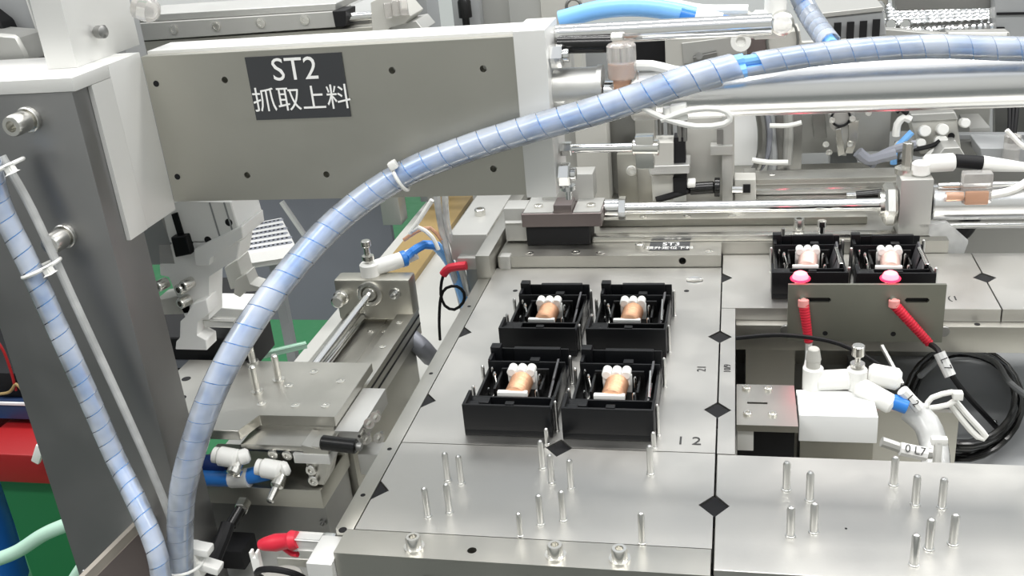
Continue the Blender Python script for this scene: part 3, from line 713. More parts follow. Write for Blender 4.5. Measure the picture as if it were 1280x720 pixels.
b = MB(); b.tube([aY(289, 598, 8.1), aY(312, 597, 8.1)], .72, 12, smooth=False); part('white_sleeve', b, 'paper', t)
b = MB(); b.tube([aY(x, y, 9) for x, y in ((245, 578), (262, 580), (285, 584))], .7, 12); solo('air_tube', b, 'navy', 'navy tube stub under the left white elbow fitting', 'tube')
t = thing('lower_shelf', 'dark steel shelf with a bright front edge below the white fittings', 'shelf', (-33, 9, -7))
b = MB(); b.box(-39.5, -28.4, 7.9, 13.6, -7.6, -6.0, .1); part('shelf_body', b, 'beam', t)
b = MB(); b.box(-39.3, -28.6, 8.5, 13.4, -12, -7.6); b.lathe((-29.0, 8.5, -9.3), (0, -1, 0), [(0, .3), (.2, .3), (.2, .15), (.5, .12), (.5, 0)], 12); part('shelf_support', b, 'dark', t)
t = thing('proximity_sensor', 'black cylindrical sensor with a silver nut tilted below the dark shelf', 'sensor', aY(297, 645, 5))
b = MB(); b.cyl(aY(303, 632, 6.5), aY(288, 658, 5.2), .45, n=16, b=.08); part('sensor_body', b, 'blackgl', t)
b = MB(); b.hexa(aY(306, 627, 6.9), aY(301, 637, 6.1), .55); part('lock_nut', b, 'zinc', t)
b = MB(); b.box(-36.6, -33.6, 4.2, 6.5, -10.6, -9.0, .1); part('sensor_bracket', b, 'blackm', t)
b = MB(); b.tube([aY(285, 655, 3), aY(278, 675, 2), aY(268, 700, 1), aY(262, 735, 0)], .5, 10); solo('sensor_cable', b, 'blackm', 'black cable leading down from the tilted sensor at lower left', 'cable')
t = thing('toggle_clamp', 'small toggle clamp with a red rubber grip at the front left corner', 'clamp', aY(360, 680, -2))
b = MB(); b.lathe(aY(324, 681, -3.5), aY(376, 674, -3.5) - aY(324, 681, -3.5), [(0, 0), (.05, .3), (.4, .42), (1.2, .55), (2.0, .48), (2.3, .62), (2.7, .5)], 16); b.tube([aY(355, 685, -3.4), aY(365, 692, -3.5), aY(372, 693, -3.6)], .18, 8); part('rubber_grip', b, 'red', t, 'red rubber grip')
b = MB(); b.bar(aY(372, 676, -3.4), aY(402, 678, -3.4), .7, .75, .08); part('clamp_arm', b, 'satin', t)
b = MB(); b.prism([tuple(q)[:2] for q in (aZ(345, 697, -5), aZ(400, 700, -5), aZ(404, 686, -5), aZ(356, 684, -5))], -5.7, -5.0, b=.05); b.box(-26.5, -22.3, -4, -2.5, -12, -5.7); part('clamp_base', b, 'side', t)
t = thing('end_bracket', 'bright steel end bracket at the front left corner of the table', 'bracket', (-22.6, -5, -6))
b = MB(); b.box(-22.7, -21.15, -6.6, -4.0, -12, -.5, .08); part('bracket_body', b, 'satin', t)
b = MB(); b.box(-22.9, -22.0, -4.4, -3.4, -1.8, -.7, .2); part('bright_tab', b, 'chrome', t)
b = MB(); b.torus(aY(352, 722, -4.6), (0, .8, .5), 1.5, .2, 8, 26); solo('rubber_band', b, 'blackm', 'black ring around the round post at the bottom edge', 'ring')
b = MB(); p = aY(352, 735, -4.6); b.cyl((p.x, p.y, -12), (p.x, p.y + .2, p.z + .6), 1.35, n=24, b=.1); solo('round_post', b, 'cream', 'round post at the bottom edge below the red clamp grip', 'post')
b = MB(); p = aY(320, 700, -4); b.box(p.x - .25, p.x + .3, p.y - .2, p.y + .2, -12, p.z + .3, .06); b.box(p.x - .25, p.x - .1, p.y - .2, p.y + .2, p.z + .25, p.z + .7, .03); b.box(p.x + .14, p.x + .3, p.y - .2, p.y + .2, p.z + .25, p.z + .7, .03); solo('forked_post', b, 'white', 'small white forked post left of the red clamp grip', 'post')
# brown-grey gusset bottom left
t = thing('gusset_box', 'open steel guard box at the foot of the dark column', 'guard', aY(150, 700, -3))
A = [aY(172, 655, 0), aY(118, 712, -6), aY(100, 735, -8)]
b = MB(); b.bar(aY(176, 654, 0), aY(100, 730, -6), .3, .75, .04); part('rim', b, 'ochre_grey', t)
b = MB(); b.arb([aY(178, 658, .3), aY(186, 658, .3), aY(212, 770, .3), aY(95, 770, -5.6), aY(103, 733, -5.6)], (0, .3, -.1)); part('inner_panel', b, 'maroon', t)

# ================================================================ GRIPPER under the beam (left)
t = thing('gripper', 'pneumatic gripper with two bent steel fingers hanging under the beam left end', 'gripper', aY(250, 300, 13))
Yg = 12.5
b = MB(); b.prism(ypoly([(196, 262), (222, 250), (288, 252), (302, 300), (212, 304)], Yg), Yg, Yg + 4, 'y', b=.08); part('cylinder_body', b, 'pale', t)
b = MB(); b.prism(ypoly([(197, 305), (300, 302), (296, 325), (260, 345), (262, 400), (232, 400), (212, 345), (200, 345)], Yg), Yg, Yg + 2.2, 'y', b=.08); part('jaw_block', b, 'pale', t)
b = MB(); b.prism(ypoly([(242, 312), (302, 283), (304, 298), (262, 322), (262, 332), (244, 332)], Yg - .6), Yg - .6, Yg + 3, 'y', b=.06); part('wedge_arm', b, 'pale', t)
b = MB(); b.prism(ypoly([(194, 375), (222, 370), (238, 380), (238, 392), (198, 394)], Yg), Yg, Yg + 2, 'y', b=.06); part('left_jaw', b, 'cream', t)
b = MB(); b.prism(ypoly([(240, 380), (258, 374), (262, 392), (246, 402), (245, 420), (258, 425), (259, 438), (219, 437), (220, 427), (226, 422), (225, 402), (234, 395)], Yg - .8), Yg - .8, Yg + .8, 'y', b=.06); part('gripper_finger', b, 'pale', t)
b = MB(); b.prism(ypoly([(214, 268), (221, 266), (229, 293), (222, 295)], Yg - .15), Yg - .15, Yg + .3, 'y'); b.prism(ypoly([(213, 297), (232, 295), (239, 318), (219, 322)], Yg - .6), Yg - .6, Yg + .3, 'y', b=.06); part('position_sensor', b, 'black', t, 'black position sensor in the body slot')
for x, y in ((208, 353), (234, 357), (236, 374), (240, 352)): screw(t, aY(x, y, Yg) , .42, .9, (-.35, -1, 0))
for x, y in ((286, 278), (260, 300)): hole(t, aY(x, y, Yg), .28, (0, -1, 0))
for x in (264, 282):
    b = MB(); p = aY(x - 2, 253, Yg - .02); q = aY(x + 12, 300, Yg - .02); b.bar(p, q, .05, .12); part('body_groove', b, 'panel', t)
b = MB(); b.prism(ypoly([(280, 335), (296, 325), (306, 358), (288, 362)], 16), 16, 18, 'y', b=.05); b.prism(ypoly([(294, 350), (308, 342), (312, 356), (330, 360), (330, 364), (306, 364), (300, 372), (292, 368)], 15.5), 15.5, 17, 'y', b=.05); part('rear_finger', b, 'cast', t)
t = thing('clamp_plate', 'thick grey steel finger plate below the gripper jaws', 'plate', aY(290, 380, 12))
P = [aZ(258, 383, 3), aZ(306, 387, 3), aZ(322, 367, 3), aZ(262, 366, 3)]
b = MB(); b.prism([tuple(q)[:2] for q in P], 1.7, 3, b=.06); part('plate_body', b, 'pale', t)
b = MB(); b.bar(aY(258, 402, 13), aY(293, 403, 13), .5, .5, .1); part('slot_bar', b, 'satin', t)
t = thing('part_carrier', 'black plastic carrier block below the gripper beside the hose', 'carrier', aY(250, 430, 20))
b = MB(); b.prism([(-49.5, 20), (-38.8, 20), (-38.9, 25), (-40, 26), (-43, 33), (-49.5, 33)], -3.0, .2, b=.1); part('carrier_body', b, 'blackm', t)
b = MB(); b.box(-49, -39, 19.8, 20, -2.6, -1.9); part('carrier_rim', b, 'bluegrey', t)
b = MB(); b.bar(aZ(322, 445, -6), aZ(382, 431, -6), .45, .45, .08); solo('light_rod', b, 'mint', 'thin pale green rod crossing the green floor patch beside the slide', 'rod')
# perforated tray + cabinet behind
t = thing('perforated_tray', 'grey perforated metal tray seen under the beam behind the gripper', 'tray', aZ(330, 310, -4))
P = [aZ(283, 305, -4), aZ(366, 296, -4), aZ(352, 274, -4), aZ(280, 284, -4)]
z = -4
Q = [aZ(295, 330, z), aZ(375, 318, z), aZ(352, 272, z), aZ(283, 285, z)]
b = MB(); b.prism([tuple(q)[:2] for q in Q], z - .8, z, b=.05); part('tray_body', b, 'satin', t)
b = MB(); b.arb([Q[0] + V((0, -.5, 0)), Q[1] + V((0, -.5, 0)), Q[1] + V((0, 0, 1)), Q[0] + V((0, 0, 1))], (0, .4, 0)); part('front_rim', b, 'satin', t)
b = MB(); q = (Q[0] + Q[2]) / 2; b.box(q.x - .6, q.x + .6, q.y + 2, q.y + 3, -85, z - .8); part('tray_stand', b, 'panel', t)
b = MB()
for i in range(13):
    for j in range(8):
        u = (i + .5 + (j % 2) * .5) / 13.6; v_ = (j + .5) / 8
        p = Q[0].lerp(Q[1], u).lerp(Q[3].lerp(Q[2], u), v_); b.cyl(p, p + V((0, 0, .06)), .42, n=8)
part('tray_hole', b, 'bluegrey', t, kind='stuff')
b = MB(); b.box(-80, -50, 88, 89, -31, 6); solo('side_cabinet', b, 'bluegrey', 'blue-grey cabinet panel seen under the beam behind the arched hose', 'cabinet')
b = MB(); p = aY(492, 280, 80); b.box(p.x - 1.6, p.x + 1.2, 80, 83, -12, 12, .1); solo('frame_post', b, 'alu', 'pale aluminium post standing behind the slide end block', 'post')
b = MB(); b.bar(aY(352, 252, 84), aY(385, 300, 84), .8, .5); solo('edge_strip', b, 'satin', 'thin pale strip slanting beside the perforated tray', 'strip')
b = MB(); b.box(-75, -40, 84, 86, -2, 1.0, .1); solo('cross_rail', b, 'dark', 'dark cross rail just under the beam behind the gripper', 'rail')
b = MB(); b.box(-42.5, -37.3, 48, 96, -12, -11.2, .05); solo('ochre_board', b, 'ochre', 'ochre board lying on the base beyond the slide unit', 'board')

# ================================================================ LOWER LEFT FLOOR ITEMS
zf = -60
def box_on_floor(x0, x1, y0, y1, z0, z1, m_, name, lab, cat):
    b = MB(); b.box(x0, x1, y0, y1, z0, z1, .4); return solo(name, b, m_, lab, cat)
t = thing('workbench', 'dark navy side bench with a white edge at the left behind the column', 'bench', (-130, 90, -85))
Q = [aY(-60, 500, 70), aY(85, 500, 70)]
b = MB(); b.box(Q[0].x - 10, Q[1].x + 2, 70, 100, Q[0].z - 3.2, Q[0].z - .5, .2); part('bench_top', b, 'navyp', t)
b = MB(); b.box(Q[0].x - 10, Q[1].x + 2, 69.7, 70, Q[0].z - .5, Q[0].z, .05); part('white_edge', b, 'paint', t)
for x in (Q[0].x - 5, Q[1].x - 2):
    b = MB(); b.box(x - 1.5, x + 1.5, 90, 93, -85, Q[0].z - 3, .1); part('leg', b, 'navyp', t)
zb = Q[0].z
t = thing('electronics_tray', 'black tray of parts with a pale bent strip on the navy bench', 'tray', (Q[1].x - 20, 80, zb))
b = MB(); b.box(Q[1].x - 40, Q[1].x - 3, 72, 88, zb - .3, zb + 4, .2); part('tray_body', b, 'blackm', t)
b = MB(); b.tube([aY(-5, 493, 71), aY(12, 490, 71), aY(20, 480, 71), aY(28, 488, 71)], .25, 8); part('pale_strip', b, 'ochre', t)
b = MB(); b.tube([aY(-5, 424, 71.5), aY(5, 440, 71.5), aY(14, 465, 71.5), aY(20, 488, 71.5)], .22, 8); part('red_edge', b, 'redbox', t)
b = MB(); b.box(-150, -126, 96, 99, -30, 25, .2); solo('side_cabinet', b, 'bluegrey', 'tall dark cabinet at the far left behind the hanging hose', 'cabinet')
for (pa, pb, y, dz, lab) in (((-40, 532), (34, 560), 75, 1, 'dark red crate standing behind the brighter one at lower left'), ((-40, 566), (70, 606), 62, 1, 'bright red crate with a white clip beside the column at lower left')):
    A = aY(*pa, y); B = aY(*pb, y); t = thing('red_crate', lab, 'crate', (A.x, y, -85))
    b = MB(); b.box(A.x, B.x, y, y + 14, B.z, A.z, .4); part('crate_body', b, 'redbox', t)
    b = MB(); b.box(A.x + 2, B.x - 2, y + 2, y + 12, -85, B.z); part('stand', b, 'green', t)
b = MB(); A = aY(48, 567, 60); b.obox(A, (1, 0, -.6), (0, 1, 0), (.6, 0, 1), (1.3, .8, 3.4), .25); solo('white_clip', b, 'white', 'small white clip on the right end of the bright red crate', 'clip')
b = MB(); b.tube([aY(-20, 705, 45), aY(20, 690, 45), aY(55, 668, 45), aY(88, 654, 45)], .95, 12); solo('pale_green_pipe', b, 'mint', 'pale green pipe crossing above the green floor at lower left', 'pipe')
b = MB(); b.tube([aY(90, 730, 40), aY(105, 708, 40), aY(125, 690, 40)], .9, 12); solo('pale_green_pipe', b, 'mint', 'short pale green pipe end at the foot of the column', 'pipe')
b = MB(); A = aY(-52, 640, 66); b.lathe((A.x, 66, A.z - 16), (0, 0, 1), [(0, 6), (1, 7), (20, 7.4), (24, 6.5), (26, 3), (28, 3), (28, 0)], 20); solo('blue_drum', b, 'skyblue', 'blue plastic drum cut by the left picture edge', 'drum')

# ================================================================ ST3 STATION (rear of the table)
t = thing('station_bed', 'long polished steel base plate behind the fixture plates with the ST3 label', 'plate', (5, 46, -12))
b = MB(); b.prism([(-20.4, -.0), (-.1, 0), (-.1, 1.15), (-20.4, 1.15)], 35.5, 39, 'y', holes=[circ(-3.48, .62, .33)]); part('front_bar', b, 'side', t)
b = MB(); b.box(-3.9, -3.1, 36.2, 36.4, .2, 1.1); part('bar_bore_shade', b, 'blackm', t)  # black block behind the hole, shade of the bore as colour
b = MB(); b.box(-20.4, 19.3, 39, 62, -1, 1.15, .04); b.box(-.1, 19.3, 38.5, 39.0, -1, 1.15); part('top_plate', b, 'side', t)
b = MB(); b.box(-20, 19, 40, 61, -12, -1); part('support_wall', b, 'side', t)
b = MB(); b.box(-20.2, -19.2, 35.2, 36.2, -.1, 1.25, .1); b.lathe((-19.6, 35.15, .6), (0, -1, 0), [(0, .12), (.03, .12), (.03, 0)], 10); part('corner_post', b, 'greysatin', t)
for x, y in ((-17.5, 36.2), (-13.2, 36.4), (-10.9, 36.2), (-1.2, 36.4)): screw(t, (x, y, 1.15), .42, .07)
b = MB(); b.box(-6.55, -2.9, 36.75, 38.7, 1.15, 1.2); lp = part('station_label', b, 'label', t, 'small black label printed ST3 with a second line of Chinese')
text('ST3', 'printed_text', lp, (-4.6, 38.1, 1.22), (1, 0, 0), (0, 1, 0), 1.05, 'ink')
text('\u9876\u5347\u5b9a\u4f4d\u4e0b\u6599', 'printed_text', lp, (-4.7, 37.15, 1.22), (1, 0, 0), (0, 1, 0), .72, 'ink')
screw(t, (-7.4, 37.2, 1.15), .42, .55)
t = thing('side_cheek', 'stepped steel cheek plate at the rear left corner of the table', 'plate', (-22, 40, -12))
b = MB(); b.box(-21.9, -20.6, 33.1, 58, -12, 2.2, .05); part('cheek_body', b, 'side', t)
b = MB(); b.box(-25.6, -21.9, 38, 50, -.2, 2.4, .06); b.box(-24.8, -22.2, 37, 38.5, -.8, .4, .1); part('stepped_shelf', b, 'greysatin', t)
screw(t, (-23.8, 43.5, 2.4), .55, .7)
b = MB(); b.box(-25.2, -22, 41, 50, -12, -.2); part('shelf_support', b, 'cream', t)

t = thing('push_cylinder', 'chrome push cylinder with hexagon nut and long rod behind the ST3 label', 'cylinder', (15, 41, 3.5))
zc = 3.75
b = MB(); b.cyl((-9.5, 41, zc), (14.8, 41, zc), .55, n=24); part('piston_rod', b, 'chrome', t)
b = MB(); b.cyl((14.0, 41, zc), (15.1, 41, zc), 1.95, n=6, b=.25); b.cyl((13.7, 41, zc), (14.0, 41, zc), 1.1, n=20); part('lock_nut', b, 'zinc', t)
b = MB(); b.box(15.2, 17.9, 39.6, 42.4, 1.2, 6.4, .12); part('head_block', b, 'alu', t)
b = MB(); b.cyl((18.0, 41, zc + .1), (52, 41, zc + .1), 1.6, n=36, b=.1); part('barrel', b, 'tube', t)
b = MB(); b.cyl((18.4, 40.3, 1.9), (52, 40.3, 1.9), .28, n=12); b.cyl((18.4, 40.3, 5.6), (52, 40.3, 5.6), .28, n=12); part('tie_rod', b, 'chrome', t)
t = thing('push_slider', 'bronze slider block on a black block joined to the push rod', 'slider', (-14.5, 39.5, 1.2))
b = MB(); b.box(-18.1, -12.1, 38.2, 41.5, 1.2, 3.05, .08); part('black_block', b, 'blackm', t)
b = MB(); b.prism([(-18.4, 38.0), (-10.9, 38.0), (-10.9, 41.6), (-18.4, 41.6)], 3.05, 4.4, b=.06); part('slider_plate', b, 'maroon', t)
b = MB(); b.box(-15.3, -13.6, 38.0, 40.3, 4.4, 5.2, .05); part('stop_bridge', b, 'maroon', t)
b = MB(); b.box(-18.2, -15.4, 38.1, 43.5, 4.38, 4.5); b.box(-13.5, -11.0, 38.1, 42, 4.38, 4.5); b.box(-17.0, -12, 41.6, 44, 4.4, 7.0, .08); part('rear_riser', b, 'greysatin', t)
for x, y in ((-17.0, 39.6), (-12.0, 39.6)): screw(t, (x, y, 4.5), .42, .25)
b = MB(); b.cyl((-10.9, 41, zc), (-9.3, 41, zc), .95, n=20, b=.06); b.cyl((-9.6, 41, zc), (-8.9, 41, zc), 1.15, n=6, b=.05); part('rod_coupling', b, 'chrome', t)
b = MB(); b.cyl((-20.2, 39.7, 3.2), (-18.2, 39.7, 3.2), .9, n=4); b.box(-20.3, -18.2, 39, 41.5, 1.3, 4.6, .1); part('left_stop', b, 'greysatin', t)
for z, y0 in ((1.15, 38.9),):
    pass
t = thing('guide_rail', 'bright linear guide strip lying along the base behind the small ST3 label', 'rail', (0, 40, 1.15))
b = MB(); b.box(-12, 15, 38.9, 39.9, 1.17, 1.7, .05); part('rail_body', b, 'zinc', t)
b = MB(); b.box(-11.8, 13, 42.9, 44.5, 1.17, 1.9, .05); part('rear_rail', b, 'beam', t)
for x in (-7.6, -3.4, .8): screw(t, (x, 43.5, 1.9), .35, .12)
screw(t, (6.8, 40.4, 1.7), .5, 1.0)
b = MB(); b.cyl((5.3, 38.2, 0), (5.3, 38.2, 2.6), .17, n=10); b.cyl((5.3, 38.2, 1.2), (5.3, 38.2, 1.5), .3, n=10)
solo('stop_pin', b, 'dark', 'thin dark pin standing behind the left relay of the rear right plate', 'pin')
b = MB(); b.lathe((8.7, 39.3, 1.15), (0, 0, 1), [(0, .5), (.5, .5), (.5, .3), (1.2, .3), (1.2, .45), (1.7, .4), (1.7, 0)], 14)
solo('stop_bolt', b, 'chrome', 'shiny bolt standing between the two relays of the rear right plate', 'bolt')
# fittings on the push cylinder head
t = thing('elbow_fitting', 'white fitting with a black band lying on the push cylinder head', 'fitting', (17, 41, 7))
b = MB(); b.cyl((17.0, 41, 6.4), (17.0, 41, 7.6), .8, n=18, b=.15); b.cyl((17.2, 41.3, 7.3), (19.8, 41.3, 7.4), .8, n=18, b=.2); part('fitting_body', b, 'white', t)
b = MB(); b.cyl((22.0, 41.3, 7.2), (25.5, 41.2, 6.8), .7, .4, n=18); part('cable_end', b, 'white', t)
b = MB(); b.cyl((19.8, 41.3, 7.5), (22.0, 41.3, 7.25), .6, n=14); part('black_band', b, 'blackm', t)
b = MB(); b.hexa((15.9, 41.6, 6.4), (15.9, 41.6, 9.2), .45); b.cyl((15.9, 41.6, 6.4), (15.9, 41.6, 6.9), 1.0, n=16); part('adjusting_screw', b, 'zinc', t)
t = thing('reed_switch', 'clear amber reed switch clamped on the push cylinder barrel', 'switch', (21, 40, 5))
b = MB(); b.box(20.2, 22.6, 39.3, 40.6, 4.2, 6.9, .2); part('switch_body', b, 'clear', t)
b = MB(); b.box(20.4, 22.3, 39.0, 39.5, 4.2, 5.4, .15); b.cyl((18.9, 39.4, 4.9), (20.3, 39.4, 4.9), .4, n=12); part('amber_clip', b, 'amber', t)
b = MB(); b.tube([(22.5, 39.6, 4.9), (24.5, 39.7, 5.4), (26.5, 40, 6.8), (30, 41, 7.9), (35, 42, 8.4)], .35, 8); part('switch_cable', b, 'white', t)
b = MB(); b.tube([(23.6, 41, 10.2), (25.2, 41, 8.6), (27.4, 41.4, 7.7), (34, 42.5, 8.9)], .2, 8); solo('thin_cable', b, 'white', 'thin white cable above the reed switch at the right', 'cable')
b = MB(); b.arb([aY(1148, 281, 39.6), aY(1182, 279, 39.6), aY(1210, 304, 39.6), aY(1203, 322, 39.6), aY(1185, 318, 39.6)], (.1, .5, .1)); solo('clear_bag', b, 'milk', 'translucent plastic sleeve end slanting behind the rightmost relay', 'sleeve')
b = MB(); b.tube([aY(x, y, 62) for x, y in ((1222, 262), (1205, 290), (1185, 300), (1160, 316))], .8, 10); solo('black_hose', b, 'blackm', 'black hose bending down behind the far right steel plate', 'hose')
b = MB(); b.tube([aY(x, y, 64) for x, y in ((1290, 268), (1250, 290), (1200, 318))], .45, 10); solo('air_tube', b, 'blue', 'blue air tube slanting behind the far right steel plate', 'tube')
b = MB(); b.box(18, 60, 62.5, 63.5, -12, 3); solo('rear_sheet', b, 'dark', 'dark panel behind the push cylinder barrel at the right', 'panel')

# ================================================================ RED SENSORS ON THE BRACKET
t = thing('sensor_bracket', 'dark upright steel plate with two slots holding the red fibre sensors', 'bracket', (11, 25.8, -3))
rr = lambda x, z, L, h: [(x, z - h), (x + L, z - h), (x + L + h * .8, z), (x + L, z + h), (x, z + h), (x - h * .8, z)]
b = MB(); b.prism([(5.2, -2.3), (16.8, -2.3), (16.8, 2.6), (5.2, 2.6)], 25.7, 25.98, 'y', holes=[rr(6.6, 1.3, 1.7, .2), rr(14.0, 1.3, 1.5, .2)]); part('bracket_plate', b, 'bracket_steel', t)
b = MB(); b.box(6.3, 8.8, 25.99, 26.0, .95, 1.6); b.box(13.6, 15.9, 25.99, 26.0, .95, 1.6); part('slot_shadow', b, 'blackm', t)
for x in (8.1, 13.2): hole(t, (x, 25.7, -1.6), .2, (0, -1, 0))
for x in (5.1, 16.9):
    b = MB(); b.cyl((x, 25.95, -1.4), (x, 25.75, -1.4), .45, n=14, b=.05); part('mount_screw', b, 'dark', t)
for (sx, dx, lab, cab) in ((6.35, .45, 'red-lit fibre sensor with a red boot and white cable, left of the two', 'white'), (13.05, 2.7, 'red-lit fibre sensor with a red boot slanting to a black cable, right of the two', 'blackm')):
    t = thing('fibre_sensor', lab, 'sensor', (sx, 25.5, -2))
    b = MB(); b.cyl((sx - .2, 26.6, 1.3), (sx - .2, 26.6, 2.75), .45, n=16); b.cyl((sx - .2, 26.6, 1.4), (sx, 25.3, 1.35), .3, n=12); part('metal_sleeve', b, 'zinc', t)
    b = MB(); b.lathe((sx - .2, 26.6, 2.6), (0, 0, 1), [(0, .62), (.35, .62), (.6, .5), (.72, .3), (.76, 0)], 20); part('glowing_tip', b, 'hot', t, 'glowing pinkish red tip')
    b = MB(); b.torus((sx - .2, 26.6, 2.75), (0, 0, 1), .68, .1, 8, 22); part('glow_ring', b, 'glow', t, 'glowing red ring')
    l = bpy.data.lights.new('sensor_light', 'POINT'); l.energy = .009; l.color = (1, .02, .10); l.shadow_soft_size = .004
    lo = bpy.data.objects.new('sensor_light', l); COL.objects.link(lo); lo.location = wl((sx - .2, 26.0, 3.7))
    b = MB(); b.cyl((sx, 25.35, 1.5), (sx, 25.25, .9), .42, n=16, b=.05); part('boot_neck', b, 'redpale', t)
    p0, p1 = V((sx + .02, 25.3, 1.1)), V((sx + dx, 24.6, -1.9))
    b = MB(); pr = [(0, .38)]
    L = (p1 - p0).length; k = int(L / .22)
    for i in range(k): pr += [(.03 + i * L / k, .42 - .08 * i / k), (.14 + i * L / k, .42 - .08 * i / k), (.16 + i * L / k, .34 - .08 * i / k), (.2 + i * L / k, .34 - .08 * i / k)]
    b.lathe(p0, p1 - p0, pr, 14); part('ribbed_boot', b, 'red', t, 'red ribbed rubber boot')
    if cab == 'white':
        b = MB(); b.tube([p1, p1 + V((0, -.3, -1.1)), aY(1008, 462, 20)], .27, 8); part('cable', b, 'white', t)
    else:
        b = MB(); b.tube([p1, aY(1172, 437, 23), aY(1184, 460, 22), aY(1205, 490, 23), aY(1240, 528, 25), aY(1262, 552, 27)], .22, 8); part('cable', b, 'blackm', t)
        b = MB(); A, B = aY(1174, 441, 22.3), aY(1188, 470, 21.4); b.tube([A, B], .42, 10, smooth=False); sl = part('cable_marker', b, 'paper', t, 'white cable marker reading L7')
        d = (B - A).normalized(); n = V((0, -.85, .5)); n = (n - d * n.dot(d)).normalized()
        text('L 7', 'printed_text', sl, (A + B) / 2 + n * .44, d, n.cross(d), .75, 'engrave')
# ================================================================ OPEN BAY RIGHT
t = thing('mounting_plate', 'steel plate with four socket screws and a slot beside the white valve', 'plate', (3.4, 15, -12))
b = MB(); b.prism([(1.25, 12.2), (5.35, 12.2), (5.35, 17.9), (1.25, 17.9)], -2.5, -2.0, holes=[[(2.0, 15.1), (3.4, 15.1), (3.4, 15.35), (2.0, 15.35)]]); part('plate_body', b, 'side', t)
for x, y in ((1.95, 17.2), (3.5, 17.2), (2.0, 13.6), (3.7, 13.6)): screw(t, (x, y, -2), .3, .22)
b = MB(); b.box(1.3, 2.4, 12.4, 13.6, -4.2, -2.5, .04); part('white_spacer', b, 'satin', t)
b = MB(); b.box(1.3, 5.2, 13.4, 17.6, -12, -2.55); part('black_support', b, 'blackm', t)
b = MB(); b.cyl((3.0, 12.3, -5.2), (3.7, 12.3, -5.2), .3, n=10); b.cyl((2.4, 12.3, -5.1), (2.9, 12.3, -5.1), .35, n=10); part('small_fitting', b, 'white', t)
t = thing('valve_block', 'white air cylinder block with a gray lower body in the open bay', 'valve', (8, 15, -12))
b = MB(); b.box(5.5, 10.7, 13.7, 16.8, -4.1, -2.0, .05); b.box(5.45, 10.65, 16.4, 16.9, -2.0, -1.8); part('white_cover', b, 'paint', t)
b = MB(); b.box(5.6, 10.5, 13.8, 16.8, -12, -4.1, .05); part('lower_body', b, 'beam', t)
b = MB(); b.box(2.0, 17, 18.8, 19.3, -12, -4.5); solo('bay_sheet', b, 'side', 'steel panel inside the bay behind the white air cylinder block', 'panel')
# fittings on top of the valve
p = V((6.6, 17.3, -2))
t = thing('elbow_fitting', 'white double elbow fitting with a white knob on the left of the valve block', 'fitting', p)
b = MB(); b.cyl(p, p + V((0, 0, 1.9)), .72, n=18, b=.1); b.cyl(p + V((.2, 0, .75)), p + V((2.6, 0, .95)), .74, n=18, b=.15); b.cyl(p + V((2.7, 0, .95)), p + V((3.0, 0, .95)), .8, n=18, b=.05); part('elbow_body', b, 'white', t)
b = MB(); b.cyl(p + V((0, 0, 1.9)), p + V((0, 0, 2.5)), .5, n=14); b.cyl(p + V((0, 0, 2.4)), p + V((0, 0, 3.4)), .55, .4, n=14, b=.08); part('adjusting_knob', b, 'cream', t)
p = V((10.0, 17.2, -2))
t = thing('elbow_fitting', 'white elbow fitting with knurled steel knob and blue ring right on the valve block', 'fitting', p)
b = MB(); b.cyl(p + V((-.4, 0, .2)), p + V((-.4, 0, 1.9)), .7, n=18, b=.1); b.cyl(p + V((-.5, -.2, .7)), p + V((2.0, -1.2, -.4)), .72, n=18, b=.2); b.cyl(p + V((.4, .5, 1.2)), p + V((2.6, .2, .9)), .8, n=18, b=.25); part('elbow_body', b, 'white', t)
b = MB(); b.cyl(p + V((-.4, 0, 1.9)), p + V((-.4, 0, 2.9)), .2, n=10); b.cyl(p + V((-.4, 0, 2.1)), p + V((-.4, 0, 2.3)), .5, n=14); b.cyl(p + V((-.4, 0, 2.9)), p + V((-.4, 0, 3.7)), .45, n=16, b=.05); part('adjusting_knob', b, 'zinc', t)
b = MB(); b.cyl(p + V((1.9, -1.1, -.1)), p + V((2.9, -1.3, -.4)), .55, n=14, b=.05); part('release_ring', b, 'blue', t)
b = MB(); b.tube([(1.2, 21.5, .0), (4.5, 21.5, .3), (8, 21.4, -.1), (10.2, 21, -.9), (12, 20.6, -2)], .17, 8); solo('sensor_cable', b, 'blackm', 'thin black cable running left across the bay behind the fittings', 'cable')
b = MB(); b.tube([aY(x, y, 17) for x, y in ((1050, 496), (1075, 505), (1110, 508), (1140, 510), (1160, 507))], .22, 8)
solo('cable_tie', b, 'white', 'white cable tie strap lying from the valve block to the loops', 'tie')
b = MB(); b.tube([aY(x, y, 18) for x, y in ((1158, 508), (1165, 497), (1190, 490), (1198, 495), (1185, 506), (1160, 510))], .2, 8, closed=True)
b.obox(aY(1197, 494, 18), (1, 0, 0), (0, 1, 0), (0, 0, 1), (.7, .6, .6), .1)
solo('cable_tie', b, 'white', 'small white tie loop with its lock beside the black cable coil', 'tie')
b = MB(); b.tube([aY(x, y, 18.5) for x, y in ((1193, 500), (1210, 520), (1232, 545), (1222, 546), (1205, 528), (1188, 505))], .22, 8)
solo('cable_tie', b, 'white', 'long white hairpin of cable tie hanging inside the black cable coil', 'tie')
b = MB(); b.tube([aY(1138, 512, 17.5), aY(1158, 530, 16.5), aY(1168, 560, 15), aY(1170, 590, 13)], .95, 12); solo('milky_tube', b, 'milk', 'thick milky tube dropping under the front right plate', 'tube')
b = MB(); A, B = aY(1128, 488, 16.3), aY(1148, 510, 16.3); b.tube([A, B], .42, 10, smooth=False)
t = solo('cable_marker', b, 'paper', 'white cable marker reading L2 beside the blue fitting ring', 'marker')
d = (B - A).normalized(); n = V((0, -.85, .5)); n = (n - d * n.dot(d)).normalized(); text('L 2', 'printed_text', t, (A + B) / 2 + n * .44, d, n.cross(d), .7, 'engrave')
